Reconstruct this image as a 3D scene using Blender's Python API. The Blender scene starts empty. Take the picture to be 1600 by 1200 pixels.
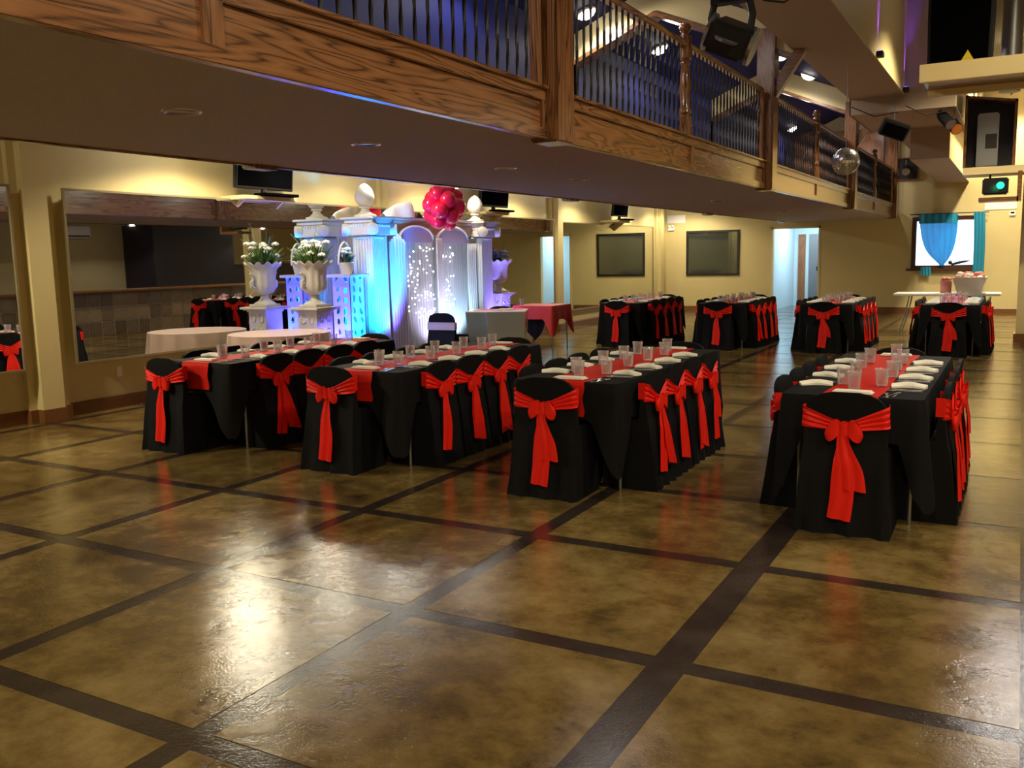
import bpy, bmesh, math, random
from mathutils import Vector, Matrix
random.seed(7)
PI = math.pi
S = bpy.context.scene
C = S.collection

# ------------------------------------------------------------------ camera
CAM_H = 1.553
fpx, pit, roll, yaw = 1419.5, 0.13796, -0.02124, 0.50936
cy, sy, cp, sp = math.cos(yaw), math.sin(yaw), math.cos(pit), math.sin(pit)
Fw = Vector((-sy*cp, cy*cp, -sp)); Rt = Vector((cy, sy, 0)); Up = Rt.cross(Fw)
cr, sr = math.cos(roll), math.sin(roll)
R_ = Rt*cr + Up*sr; U_ = Up*cr - Rt*sr
cam_d = bpy.data.cameras.new('camera'); cam = bpy.data.objects.new('camera', cam_d); C.objects.link(cam)
cam_d.sensor_width = 36; cam_d.sensor_fit = 'HORIZONTAL'; cam_d.lens = 36*fpx/1600
cam_d.clip_start = 0.05; cam_d.clip_end = 200
cam.matrix_world = Matrix(((R_.x, U_.x, -Fw.x, 0), (R_.y, U_.y, -Fw.y, 0), (R_.z, U_.z, -Fw.z, CAM_H), (0, 0, 0, 1)))
S.camera = cam

# ------------------------------------------------------------------ world and exposure
w = bpy.data.worlds.new('world'); S.world = w; w.use_nodes = True
bg = w.node_tree.nodes['Background']; bg.inputs[0].default_value = (0.62, 0.82, 1.0, 1); bg.inputs[1].default_value = 3.2
S.view_settings.view_transform = 'Standard'; S.view_settings.look = 'None'
S.view_settings.exposure = 0.35; S.view_settings.gamma = 1.0; S.view_settings.use_curve_mapping = False

# light levels, in watts
P_HALL, P_AISLE, P_BALC, P_BAR, P_STAGE, P_DOOR = 350, 104, 52, 24, 150, 52
WARM = (1.0, 0.86, 0.56); WHITE = (1.0, 0.93, 0.84); COOL = (0.72, 0.88, 1.0)

# ------------------------------------------------------------------ helpers
MATS = {}
def mat(name, col, rough=0.5, metal=0.0, spec=0.5, emit=None, es=0.0, coat=0.0, noise=None, bump=None, alpha=1.0, trans=0.0, coord='Object', sheen=0.0):
    m = bpy.data.materials.new(name); m.use_nodes = True
    nt = m.node_tree; b = nt.nodes['Principled BSDF']
    b.inputs['Base Color'].default_value = (*col, 1); b.inputs['Roughness'].default_value = rough
    b.inputs['Metallic'].default_value = metal; b.inputs['Specular IOR Level'].default_value = spec
    b.inputs['Coat Weight'].default_value = coat; b.inputs['Alpha'].default_value = alpha
    b.inputs['Transmission Weight'].default_value = trans; b.inputs['Sheen Weight'].default_value = sheen
    if emit: b.inputs['Emission Color'].default_value = (*emit, 1); b.inputs['Emission Strength'].default_value = es
    if noise or bump:
        tc = nt.nodes.new('ShaderNodeTexCoord')
        src = tc.outputs[coord]
        if coord == 'World':
            pass
    if noise:
        sc, amt, col2 = noise
        n = nt.nodes.new('ShaderNodeTexNoise'); n.inputs['Scale'].default_value = sc; n.inputs['Detail'].default_value = 5
        nt.links.new(src, n.inputs['Vector'])
        mx = nt.nodes.new('ShaderNodeMix'); mx.data_type = 'RGBA'
        rp = nt.nodes.new('ShaderNodeValToRGB'); rp.color_ramp.elements[0].position = .5-amt/2; rp.color_ramp.elements[1].position = .5+amt/2
        nt.links.new(n.outputs['Fac'], rp.inputs[0]); nt.links.new(rp.outputs[0], mx.inputs['Factor'])
        mx.inputs[6].default_value = (*col, 1); mx.inputs[7].default_value = (*col2, 1)
        nt.links.new(mx.outputs[2], b.inputs['Base Color'])
    if bump:
        sc, st = bump
        n = nt.nodes.new('ShaderNodeTexNoise'); n.inputs['Scale'].default_value = sc; n.inputs['Detail'].default_value = 3
        nt.links.new(src, n.inputs['Vector'])
        bp = nt.nodes.new('ShaderNodeBump'); bp.inputs['Strength'].default_value = st; bp.inputs['Distance'].default_value = .01
        nt.links.new(n.outputs['Fac'], bp.inputs['Height']); nt.links.new(bp.outputs[0], b.inputs['Normal'])
    MATS[name] = m
    return m

def wood(name, a, b_, c, rough=.3, axis=1, scale=1.0, coat=.4):
    m = bpy.data.materials.new(name); m.use_nodes = True; nt = m.node_tree; b = nt.nodes['Principled BSDF']
    g = nt.nodes.new('ShaderNodeNewGeometry'); mp = nt.nodes.new('ShaderNodeMapping')
    s = [7*scale]*3; s[axis] = .55*scale; mp.inputs['Scale'].default_value = s
    nt.links.new(g.outputs['Position'], mp.inputs['Vector'])
    n = nt.nodes.new('ShaderNodeTexNoise'); n.inputs['Scale'].default_value = 1.0; n.inputs['Detail'].default_value = 2; n.inputs['Distortion'].default_value = .4
    nt.links.new(mp.outputs[0], n.inputs['Vector'])
    ml = nt.nodes.new('ShaderNodeMath'); ml.operation = 'MULTIPLY'; ml.inputs[1].default_value = 15
    nt.links.new(n.outputs['Fac'], ml.inputs[0])
    fr = nt.nodes.new('ShaderNodeMath'); fr.operation = 'PINGPONG'; fr.inputs[1].default_value = .5
    nt.links.new(ml.outputs[0], fr.inputs[0])
    mp2 = nt.nodes.new('ShaderNodeMapping'); s2 = [160*scale]*3; s2[axis] = 4*scale; mp2.inputs['Scale'].default_value = s2
    nt.links.new(g.outputs['Position'], mp2.inputs['Vector'])
    n2 = nt.nodes.new('ShaderNodeTexNoise'); n2.inputs['Scale'].default_value = 1; n2.inputs['Detail'].default_value = 2
    nt.links.new(mp2.outputs[0], n2.inputs['Vector'])
    ad = nt.nodes.new('ShaderNodeMath'); ad.operation = 'MULTIPLY_ADD'; ad.inputs[1].default_value = .5; 
    nt.links.new(n2.outputs['Fac'], ad.inputs[0]); nt.links.new(fr.outputs[0], ad.inputs[2])
    rp = nt.nodes.new('ShaderNodeValToRGB'); e = rp.color_ramp.elements
    e[0].position = .22; e[0].color = (*c, 1); e[1].position = .85; e[1].color = (*a, 1)
    k = e.new(.42); k.color = (*b_, 1)
    nt.links.new(ad.outputs[0], rp.inputs[0]); nt.links.new(rp.outputs[0], b.inputs['Base Color'])
    b.inputs['Roughness'].default_value = rough; b.inputs['Coat Weight'].default_value = coat; b.inputs['Coat Roughness'].default_value = .18
    MATS[name] = m
    return m

class MB:
    def __init__(s): s.v = []; s.f = []
    def add(s, v, f):
        o = len(s.v); s.v += [tuple(p) for p in v]; s.f += [tuple(i+o for i in q) for q in f]; return s
    def box(s, x0, x1, y0, y1, z0, z1):
        v = [(x, y, z) for x in (x0, x1) for y in (y0, y1) for z in (z0, z1)]
        return s.add(v, [(0, 1, 3, 2), (4, 6, 7, 5), (0, 4, 5, 1), (2, 3, 7, 6), (0, 2, 6, 4), (1, 5, 7, 3)])
    def bar(s, p0, p1, wdt, hgt, up=(0, 0, 1)):
        p0, p1 = Vector(p0), Vector(p1); d = (p1-p0).normalized(); u = Vector(up)
        if abs(d.dot(u)) > .99: u = Vector((0, 1, 0))
        r = d.cross(u).normalized(); u = r.cross(d)
        v = []
        for p in (p0, p1):
            for a, b in ((-1, -1), (1, -1), (1, 1), (-1, 1)): v.append(p + r*a*wdt/2 + u*b*hgt/2)
        return s.add(v, [(3, 2, 1, 0), (4, 5, 6, 7)] + [(i, (i+1) % 4, 4+(i+1) % 4, 4+i) for i in range(4)])
    def tube(s, pts, r, n=8, caps=True):
        pts = [Vector(p) for p in pts]; rr = r if isinstance(r, (list, tuple)) else [r]*len(pts)
        v = []; f = []; last = None
        for i, p in enumerate(pts):
            d = (pts[min(i+1, len(pts)-1)] - pts[max(i-1, 0)]).normalized()
            if last is None:
                a = Vector((0, 0, 1)) if abs(d.z) < .9 else Vector((1, 0, 0)); a = (a - d*a.dot(d)).normalized()
            else: a = (last - d*last.dot(d)).normalized()
            last = a; b = d.cross(a)
            for k in range(n):
                t = 2*PI*k/n; v.append(p + (a*math.cos(t) + b*math.sin(t))*rr[i])
        for i in range(len(pts)-1):
            for k in range(n): f.append((i*n+k, i*n+(k+1) % n, (i+1)*n+(k+1) % n, (i+1)*n+k))
        if caps: f.append(tuple(range(n))[::-1]); f.append(tuple((len(pts)-1)*n+k for k in range(n)))
        return s.add(v, f)
    def lathe(s, prof, n=24, c=(0, 0, 0), wob=None, sq=0):
        v = []; f = []
        for i, (r, z) in enumerate(prof):
            for k in range(n):
                t = 2*PI*k/n; q = r if wob is None else wob(r, z, t)
                zz = z
                if isinstance(q, tuple): q, zz = q
                v.append((c[0]+q*math.cos(t), c[1]+q*math.sin(t), c[2]+zz))
        m = len(prof)
        for i in range(m-1):
            for k in range(n): f.append((i*n+k, i*n+(k+1) % n, (i+1)*n+(k+1) % n, (i+1)*n+k))
        if prof[0][0] > 1e-4: f.append(tuple(range(n))[::-1])
        if prof[-1][0] > 1e-4: f.append(tuple((m-1)*n+k for k in range(n)))
        return s.add(v, f)
    def ball(s, c, r, nu=10, nv=8, sc=(1, 1, 1)):
        v = []; f = []
        for j in range(1, nv):
            a = PI*j/nv
            for i in range(nu):
                t = 2*PI*i/nu; v.append((c[0]+r*sc[0]*math.sin(a)*math.cos(t), c[1]+r*sc[1]*math.sin(a)*math.sin(t), c[2]+r*sc[2]*math.cos(a)))
        top = len(v); v.append((c[0], c[1], c[2]+r*sc[2])); v.append((c[0], c[1], c[2]-r*sc[2]))
        for j in range(nv-2):
            for i in range(nu): f.append((j*nu+i, (j+1)*nu+i, (j+1)*nu+(i+1) % nu, j*nu+(i+1) % nu))
        for i in range(nu):
            f.append((top, i, (i+1) % nu)); f.append((top+1, (nv-2)*nu+(i+1) % nu, (nv-2)*nu+i))
        return s.add(v, f)
    def grid(s, fn, nu, nv, flip=False):
        v = [fn(i/nu, j/nv) for i in range(nu+1) for j in range(nv+1)]
        f = []
        for i in range(nu):
            for j in range(nv):
                q = (i*(nv+1)+j, (i+1)*(nv+1)+j, (i+1)*(nv+1)+j+1, i*(nv+1)+j+1)
                f.append(q[::-1] if flip else q)
        return s.add(v, f)
    def prism(s, poly, axis, a, b):
        # poly: 2d outline; axis: 0 -> (y,z) extruded in x, 1 -> (x,z) in y, 2 -> (x,y) in z
        def P(p, t):
            return (t, p[0], p[1]) if axis == 0 else ((p[0], t, p[1]) if axis == 1 else (p[0], p[1], t))
        n = len(poly); v = [P(p, a) for p in poly] + [P(p, b) for p in poly]
        f = [tuple(range(n)), tuple(range(n, 2*n))[::-1]] + [(i, n+i, n+(i+1) % n, (i+1) % n) for i in range(n)]
        return s.add(v, f)
    def mesh(s, name, m, smooth=0, bevel=0, solid=0, recalc=True):
        me = bpy.data.meshes.new(name); me.from_pydata(s.v, [], s.f)
        if recalc or bevel or solid:
            bm = bmesh.new(); bm.from_mesh(me)
            bmesh.ops.recalc_face_normals(bm, faces=bm.faces)
            if solid: bmesh.ops.solidify(bm, geom=bm.faces[:], thickness=solid)
            if bevel: bmesh.ops.bevel(bm, geom=bm.edges[:], offset=bevel, segments=2, affect='EDGES', clamp_overlap=True)
            bm.to_mesh(me); bm.free()
        if m: me.materials.append(MATS[m] if isinstance(m, str) else m)
        if smooth:
            me.polygons.foreach_set('use_smooth', [True]*len(me.polygons)); me.set_sharp_from_angle(angle=math.radians(smooth))
        return me
    def build(s, name, m, parent=None, loc=(0, 0, 0), **k):
        o = bpy.data.objects.new(name, s.mesh(name, m, **k)); C.objects.link(o); o.location = loc
        if parent: o.parent = parent
        return o

def inst(name, me, parent=None, loc=(0, 0, 0), rz=0, sc=None):
    o = bpy.data.objects.new(name, me); C.objects.link(o); o.location = loc; o.rotation_euler = (0, 0, rz)
    if sc: o.scale = sc
    if parent: o.parent = parent
    return o
def tag(o, label=None, cat=None, group=None, kind=None):
    if label: o['label'] = label
    if cat: o['category'] = cat
    if group: o['group'] = group
    if kind: o['kind'] = kind
    return o
def thing(name, label, cat, loc=(0, 0, 0), rz=0, group=None):
    o = bpy.data.objects.new(name, None); C.objects.link(o); o.location = loc; o.rotation_euler = (0, 0, rz); o.empty_display_size = .1
    return tag(o, label, cat, group)
def struct(o): o['kind'] = 'structure'; return o
def copy_tree(o, parent=None):
    c = o.copy(); C.objects.link(c); c.parent = parent
    for ch in o.children: copy_tree(ch, c)
    return c
def lamp(kind, loc, power, col, parent=None, size=.05, aim=None, angle=120, blend=.6, sy_=None, shape=None, local=False):
    d = bpy.data.lights.new('lamp_light', kind); d.energy = power; d.color = col
    if kind == 'AREA':
        d.size = size
        if sy_: d.shape = 'RECTANGLE'; d.size_y = sy_
    else: d.shadow_soft_size = size
    if kind == 'SPOT': d.spot_size = math.radians(angle); d.spot_blend = blend
    o = bpy.data.objects.new('lamp_light', d); C.objects.link(o); o.location = loc
    if aim is not None:
        o.rotation_euler = (Vector(aim)-Vector(loc)).to_track_quat('-Z', 'Y').to_euler()
    if parent:
        o.parent = parent
    return o
def ordn(i): return ['first', 'second', 'third', 'fourth', 'fifth', 'sixth', 'seventh', 'eighth', 'ninth', 'tenth', 'eleventh', 'twelfth'][i]

# ------------------------------------------------------------------ materials
mat('cream', (.60, .50, .25), .55, noise=(3.0, .9, (.55, .45, .22)), bump=(220, .06))
mat('ceil_brown', (.44, .33, .25), .8, noise=(60, .6, (.36, .27, .20)), bump=(260, .25))
mat('ceil_dark', (.12, .10, .08), .8)
mat('blue_paint', (.010, .013, .095), .6, spec=.1, noise=(4, .8, (.008, .010, .078)))
mat('cream_trim', (.66, .54, .27), .5)
mat('base_wood', (.20, .085, .025), .35, noise=(30, .8, (.14, .055, .017)))
wood('oak', (.30, .140, .062), (.215, .090, .038), (.055, .022, .009), rough=.22, axis=1)
wood('oak_post', (.28, .125, .053), (.19, .078, .032), (.055, .020, .008), rough=.22, axis=2)
wood('oak_cross', (.26, .11, .04), (.19, .075, .026), (.05, .018, .007), rough=.35, axis=0)
wood('door_wood', (.36, .13, .035), (.28, .095, .026), (.12, .04, .012), rough=.35, axis=2)
mat('black_metal', (.018, .016, .016), .35, metal=.3)
mat('black_cloth', (.0035, .0035, .005), .75, spec=.14, noise=(18, .8, (.006, .006, .0085)), bump=(400, .08))
mat('black_plastic', (.012, .012, .013), .4, spec=.25)
mat('grey_metal', (.30, .30, .32), .35, metal=.8)
mat('silver', (.72, .72, .74), .22, metal=.9)
mat('red_satin', (.74, .013, .005), .5, spec=.2, bump=(60, .12))
mat('red_runner', (.55, .012, .006), .6, spec=.12, bump=(120, .08))
mat('red_cloth', (.50, .014, .022), .5, sheen=.2)
mat('napkin', (.86, .84, .80), .7)
mat('white_plaster', (.56, .54, .52), .55, bump=(90, .1))
mat('white_gloss', (.80, .80, .80), .35)
mat('white_drape', (.66, .64, .63), .6)
mat('taupe', (.42, .34, .26), .6)
mat('lavender_board', (.40, .33, .52), .5)
mat('pink_satin', (.62, .44, .42), .38, sheen=.3)
mat('lavender_band', (.42, .32, .40), .45)
mat('mirror', (.74, .76, .70), .015, metal=1.0)
mat('mirror_frame', (.36, .30, .18), .3, metal=.6)
mat('dark_glass', (.17, .19, .18), .04, metal=.8)
mat('dark_frame', (.012, .010, .009), .4)
mat('screen', (.002, .002, .0025), .6, spec=0.0)
mat('leaf', (.06, .16, .03), .55, noise=(12, .9, (.12, .22, .05)))
mat('leaf_dark', (.02, .06, .025), .5)
mat('blossom', (.80, .80, .76), .6)
mat('blossom_blue', (.10, .16, .50), .6)
mat('blossom_pink', (.62, .20, .19), .6)
mat('twig_blue', (.10, .30, .42), .5)
mat('balloon', (.90, .008, .075), .16, coat=.4)
mat('teal', (.0, .22, .38), .55, sheen=.2)
mat('window_frame', (.06, .022, .014), .4)
mat('tile', (.20, .13, .08), .3, noise=(5, .6, (.10, .075, .05)), bump=(30, .15), coord='Generated')
mat('grout', (.42, .36, .28), .8)
mat('bar_dark', (.018, .014, .03), .5)
mat('corridor', (.62, .74, .78), .5)
mat('yellow_sign', (.75, .55, .02), .5)
mat('pale_beam', (.80, .64, .32), .5)
mat('orange_gel', (.55, .17, .03), .4)
mat('pink_box', (.55, .20, .20), .5)
mat('tulle', (.62, .25, .48), .7)
mat('frosted', (.50, .55, .50), .16, metal=.7)
mat('lens_on', (1, 1, 1), .4, emit=(1.0, .93, .86), es=22)
mat('lens_aisle', (1, 1, 1), .4, emit=(1.0, .95, .80), es=110)
mat('lens_off', (.30, .27, .30), .2, metal=.6)
mat('can_ring', (.55, .50, .52), .25, metal=.8)
mat('green_lens', (.0, .3, .12), .3, emit=(.02, 1.0, .38), es=1.6)
mat('cyan_glow', (.0, .6, .9), .4, emit=(.0, .62, 1.0), es=2.2)
mat('fairy', (1, 1, 1), .4, emit=(.85, .92, 1.0), es=9)
mat('violet_lens', (.2, .1, .9), .4, emit=(.25, .12, 1.0), es=3)
mat('cup_white', (.8, .8, .8), .4)

# clear plastic: mostly see-through with glints
m = bpy.data.materials.new('clear_plastic'); m.use_nodes = True; nt = m.node_tree; nt.nodes.clear()
o_ = nt.nodes.new('ShaderNodeOutputMaterial'); mx = nt.nodes.new('ShaderNodeMixShader'); tr = nt.nodes.new('ShaderNodeBsdfTransparent'); gl = nt.nodes.new('ShaderNodeBsdfPrincipled')
gl.inputs['Base Color'].default_value = (.75, .75, .78, 1); gl.inputs['Roughness'].default_value = .12; gl.inputs['Specular IOR Level'].default_value = 1.0
tr.inputs[0].default_value = (.93, .93, .95, 1)
lw = nt.nodes.new('ShaderNodeLayerWeight'); lw.inputs[0].default_value = .42
ma = nt.nodes.new('ShaderNodeMath'); ma.operation = 'MULTIPLY_ADD'; ma.inputs[1].default_value = .75; ma.inputs[2].default_value = .10
nt.links.new(lw.outputs['Facing'], ma.inputs[0]); nt.links.new(ma.outputs[0], mx.inputs[0])
nt.links.new(tr.outputs[0], mx.inputs[1]); nt.links.new(gl.outputs[0], mx.inputs[2]); nt.links.new(mx.outputs[0], o_.inputs[0]); MATS['clear_plastic'] = m
# sheer curtain
def sheer(name, col, op):
    m = bpy.data.materials.new(name); m.use_nodes = True; nt = m.node_tree; nt.nodes.clear()
    o_ = nt.nodes.new('ShaderNodeOutputMaterial'); mx = nt.nodes.new('ShaderNodeMixShader'); tr = nt.nodes.new('ShaderNodeBsdfTransparent')
    ad = nt.nodes.new('ShaderNodeMixShader'); df = nt.nodes.new('ShaderNodeBsdfDiffuse'); tl = nt.nodes.new('ShaderNodeBsdfTranslucent')
    df.inputs[0].default_value = (*col, 1); tl.inputs[0].default_value = (*col, 1); tr.inputs[0].default_value = (*[min(1, .35+c) for c in col], 1)
    ad.inputs[0].default_value = .5; mx.inputs[0].default_value = op
    nt.links.new(df.outputs[0], ad.inputs[1]); nt.links.new(tl.outputs[0], ad.inputs[2])
    nt.links.new(tr.outputs[0], mx.inputs[1]); nt.links.new(ad.outputs[0], mx.inputs[2]); nt.links.new(mx.outputs[0], o_.inputs[0]); MATS[name] = m
sheer('teal_sheer', (.0, .20, .46), .93)
sheer('white_sheer', (.66, .64, .64), .80)
sheer('tulle_sheer', (.70, .40, .58), .6)

# stained concrete, glossy sealer
def concrete(name, c0, c1, c2, dark=False):
    m = bpy.data.materials.new(name); m.use_nodes = True; nt = m.node_tree; b = nt.nodes['Principled BSDF']; L = nt.links.new
    g = nt.nodes.new('ShaderNodeNewGeometry'); oi = nt.nodes.new('ShaderNodeObjectInfo')
    n1 = nt.nodes.new('ShaderNodeTexNoise'); n1.inputs['Scale'].default_value = .9; n1.inputs['Detail'].default_value = 7; n1.inputs['Roughness'].default_value = .62; n1.inputs['Distortion'].default_value = .5
    n2 = nt.nodes.new('ShaderNodeTexNoise'); n2.inputs['Scale'].default_value = 5.0; n2.inputs['Detail'].default_value = 8; n2.inputs['Roughness'].default_value = .7
    n3 = nt.nodes.new('ShaderNodeTexNoise'); n3.inputs['Scale'].default_value = 95; n3.inputs['Detail'].default_value = 3
    n4 = nt.nodes.new('ShaderNodeTexNoise'); n4.inputs['Scale'].default_value = 2.2; n4.inputs['Detail'].default_value = 4
    for n in (n1, n2, n3, n4): L(g.outputs['Position'], n.inputs['Vector'])
    a = nt.nodes.new('ShaderNodeMath'); a.operation = 'MULTIPLY_ADD'; a.inputs[1].default_value = .45; L(n2.outputs['Fac'], a.inputs[0])
    a2 = nt.nodes.new('ShaderNodeMath'); a2.operation = 'MULTIPLY'; a2.inputs[1].default_value = .62; L(n1.outputs['Fac'], a2.inputs[0]); L(a2.outputs[0], a.inputs[2])
    r = nt.nodes.new('ShaderNodeValToRGB'); e = r.color_ramp.elements; e[0].position = .40; e[0].color = (*c0, 1); e[1].position = .68; e[1].color = (*c2, 1); k = e.new(.53); k.color = (*c1, 1)
    L(a.outputs[0], r.inputs[0])
    hs = nt.nodes.new('ShaderNodeHueSaturation'); L(r.outputs[0], hs.inputs['Color'])
    mr = nt.nodes.new('ShaderNodeMapRange'); mr.inputs[3].default_value = .86; mr.inputs[4].default_value = 1.14; L(oi.outputs['Random'], mr.inputs[0]); L(mr.outputs[0], hs.inputs['Value'])
    L(hs.outputs[0], b.inputs['Base Color'])
    rr = nt.nodes.new('ShaderNodeMapRange'); rr.inputs[1].default_value = .35; rr.inputs[2].default_value = .7; rr.inputs[3].default_value = .05; rr.inputs[4].default_value = .16; L(n4.outputs['Fac'], rr.inputs[0]); L(rr.outputs[0], b.inputs['Roughness'])
    bp = nt.nodes.new('ShaderNodeBump'); bp.inputs['Strength'].default_value = .26; bp.inputs['Distance'].default_value = .003; L(n3.outputs['Fac'], bp.inputs['Height'])
    bp2 = nt.nodes.new('ShaderNodeBump'); bp2.inputs['Strength'].default_value = .16; bp2.inputs['Distance'].default_value = .02; L(n2.outputs['Fac'], bp2.inputs['Height']); L(bp.outputs[0], bp2.inputs['Normal'])
    L(bp2.outputs[0], b.inputs['Normal'])
    b.inputs['Specular IOR Level'].default_value = .75
    MATS[name] = m
concrete('concrete', (.040, .023, .008), (.140, .092, .030), (.27, .195, .080))
nt = MATS['tile'].node_tree; oi = nt.nodes.new('ShaderNodeObjectInfo'); hs = nt.nodes.new('ShaderNodeHueSaturation'); mr = nt.nodes.new('ShaderNodeMapRange')
mr.inputs[3].default_value = .6; mr.inputs[4].default_value = 1.45; nt.links.new(oi.outputs['Random'], mr.inputs[0]); nt.links.new(mr.outputs[0], hs.inputs['Value'])
bs_ = nt.nodes['Principled BSDF']; nt.links.new(bs_.inputs['Base Color'].links[0].from_socket, hs.inputs['Color']); nt.links.new(hs.outputs[0], bs_.inputs['Base Color'])
concrete('band', (.016, .011, .010), (.026, .019, .017), (.05, .038, .033))

# ------------------------------------------------------------------ room shell
XL, XR, YB, YF = -8.68, 4.2, 24.4, -3.2
ZH = 5.2
fl = struct(MB().box(XL-.1, XR+.1, YF-.1, 27.6, -.06, -.0015).build('floor', 'band'))
xs = [-1.10-1.222*k for k in range(-5, 8)]; xs = sorted(x for x in xs if XL < x < XR)
ys = [1.93+1.226*k for k in range(-4, 19)]; ys = sorted(y for y in ys if YF < y < YB)
def edges(ls, lo, hi, wide):
    out = []; p = lo
    for l in ls:
        h = .075 if abs(l-wide) < .01 else .052
        out.append((p, l-h)); p = l+h
    out.append((p, hi)); return [e for e in out if e[1]-e[0] > .05]
for (a, b) in edges(xs, XL, XR, -1.10):
    for (c, d) in edges(ys, YF, YB, 99):
        MB().box(a, b, c, d, -.004, 0).build('concrete_panel', 'concrete', fl)

def wallbox(name, x0, x1, y0, y1, z0, z1, m='cream'):
    return struct(MB().box(x0, x1, y0, y1, z0, z1).build(name, m))
wallbox('wall_left', XL-.12, XL, YF-.1, YB+.1, 0, 3.06)
wallbox('wall_right', XR, XR+.12, YF-.1, YB+.1, 0, ZH)
wallbox('wall_front', XL-.1, XR+.1, YF-.12, YF, 0, 6.2)
# back wall with door opening x -5.75..-4.5, window opening x -2.33..-.9
wb = MB()
wb.box(XL-.1, -5.75, YB, YB+.12, 0, 6.2).box(-5.75, -4.5, YB, YB+.12, 2.2, 6.2).box(-4.5, -2.33, YB, YB+.12, 0, 6.2)
wb.box(-2.33, -.9, YB, YB+.12, 0, 1.08).box(-2.33, -.9, YB, YB+.12, 2.3, 6.2).box(-.9, XR+.1, YB, YB+.12, 0, 6.2)
struct(wb.build('wall_back', 'cream'))
# ceilings
struct(MB().box(XL-.1, -5.3, YF-.1, YB+.1, 3.06, 3.14).build('ceiling_aisle', 'cream'))
struct(MB().box(-1.66, XR+.1, YF-.1, YB+.1, ZH, ZH+.08).build('ceiling', 'ceil_dark'))
struct(MB().box(1.0, XR, 7.5, YB, 2.66, 2.74).build('ceiling_bar', 'ceil_brown'))
# baseboards
bb = MB().prism([(XL, 0), (XL+.022, 0), (XL+.022, .11), (XL+.012, .135), (XL, .135)], 1, YF, YB); struct(bb.build('baseboard_left', 'base_wood'))
for n_, (a, b) in (('baseboard_back_a', (XL, -5.82)), ('baseboard_back_b', (-4.43, 1.0))):
    struct(MB().prism([(YB, 0), (YB-.022, 0), (YB-.022, .12), (YB-.012, .14), (YB, .14)], 0, a, b).build('baseboard_back', 'base_wood'))

# pilasters on the left wall
for i, y0 in enumerate((-.45, 5.52, 11.42, 17.30, 23.6)):
    mb = MB().box(XL-.01, XL+.07, y0-.02, y0+.42, 0, 3.06).box(XL+.07, XL+.17, y0+.06, y0+.30, 0, 3.06)
    t = struct(mb.build('wall_pilaster', 'cream'))
    t2 = MB().box(XL-.01, XL+.10, y0-.03, y0+.43, 0, .135).box(XL+.1, XL+.19, y0+.05, y0+.31, 0, .135).build('base_trim', 'base_wood', t)

# mirrors
def mirror(y0, y1, z0, z1, xm, label):
    t = thing('wall_mirror', label, 'mirror', (xm, (y0+y1)/2, z0))
    hy = (y1-y0)/2; h = z1-z0
    MB().box(-.012, 0, -hy, hy, 0, h).build('mirror_pane', 'mirror', t)
    MB().box(XL-xm, -.012, -hy+.15, hy-.15, .05, h-.05).build('backing_board', 'cream_trim', t)
    fr = MB(); k = .022
    fr.box(-.012, .012, -hy-k, hy+k, -k, 0).box(-.012, .012, -hy-k, hy+k, h, h+k).box(-.012, .012, -hy-k, -hy, 0, h).box(-.012, .012, hy, hy+k, 0, h)
    fr.build('mirror_frame', 'mirror_frame', t)
mirror(-.02, 5.42, .57, 2.33, -8.52, 'wall mirror reflecting red bow, left of pilaster by the outlet')
mirror(6.0, 11.36, .575, 2.325, -8.50, 'large wall mirror reflecting the tiled bar and pink round table')
mirror(11.90, 17.22, .60, 2.31, -8.55, 'wall mirror behind the red-clothed table and end urn')
mirror(17.85, 23.4, .39, 2.28, -8.65, 'wall mirror in the far corner reflecting a dark window')
# outlet
t = thing('wall_outlet', 'small white electrical outlet plate under the large mirror', 'outlet', (XL, 6.62, .40))
MB().box(0, .006, -.036, .036, -.058, .058).build('plate', 'white_gloss', t, bevel=.002)
for dz in (-.022, .022): MB().box(.006, .008, -.015, .015, dz-.014, dz+.014).build('socket', 'napkin', t)

# ------------------------------------------------------------------ balcony
ZB, ZT, XB0, XB1 = 2.30, 2.60, -5.25, -2.70
bal = struct(thing('balcony', None, None, (0, 0, 0)))
MB().box(XB0+.03, XB1-.03, YF, YB, ZB+.012, ZB+.26).build('balcony_soffit', 'ceil_brown', bal)
post_y = [-.3, 5.45, 11.15, 17.25, 23.35]
def fascia(xf, sgn):
    # sgn +1 faces the hall, -1 faces the mirrored wall
    for i in range(4):
        a, b = post_y[i]+.13, post_y[i+1]-.13
        def bx(m_, d0, d1, y0, y1, z0, z1):
            xa, xb = sorted((xf+sgn*d0, xf+sgn*d1)); m_.box(xa, xb, y0, y1, z0, z1)
        for j in range(2):
            y0 = a+(b-a)*j/2; y1 = a+(b-a)*(j+1)/2
            m_ = MB(); bx(m_, -.03, 0, y0, y1, ZB+.07, ZT-.07); m_.build('fascia_panel', 'oak', bal)
        m_ = MB(); bx(m_, -.03, .022, a, b, ZB, ZB+.068); m_.build('fascia_bottom_rail', 'oak', bal, bevel=.004)
        m_ = MB(); bx(m_, -.03, .022, a, b, ZT-.068, ZT); m_.build('fascia_top_rail', 'oak', bal, bevel=.004)
        m_ = MB(); bx(m_, -.05, .045, a, b, ZT, ZT+.022); m_.build('fascia_cap', 'oak', bal, bevel=.004)
        for yy in (a, (a+b)/2, b):
            m_ = MB(); w0, w1 = max(a, yy-.05), min(b, yy+.05); bx(m_, -.03, .018, w0, w1, ZB+.068, ZT-.068); m_.build('fascia_stile', 'oak_post', bal)
fascia(XB1, 1); fascia(XB0, -1)
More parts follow.
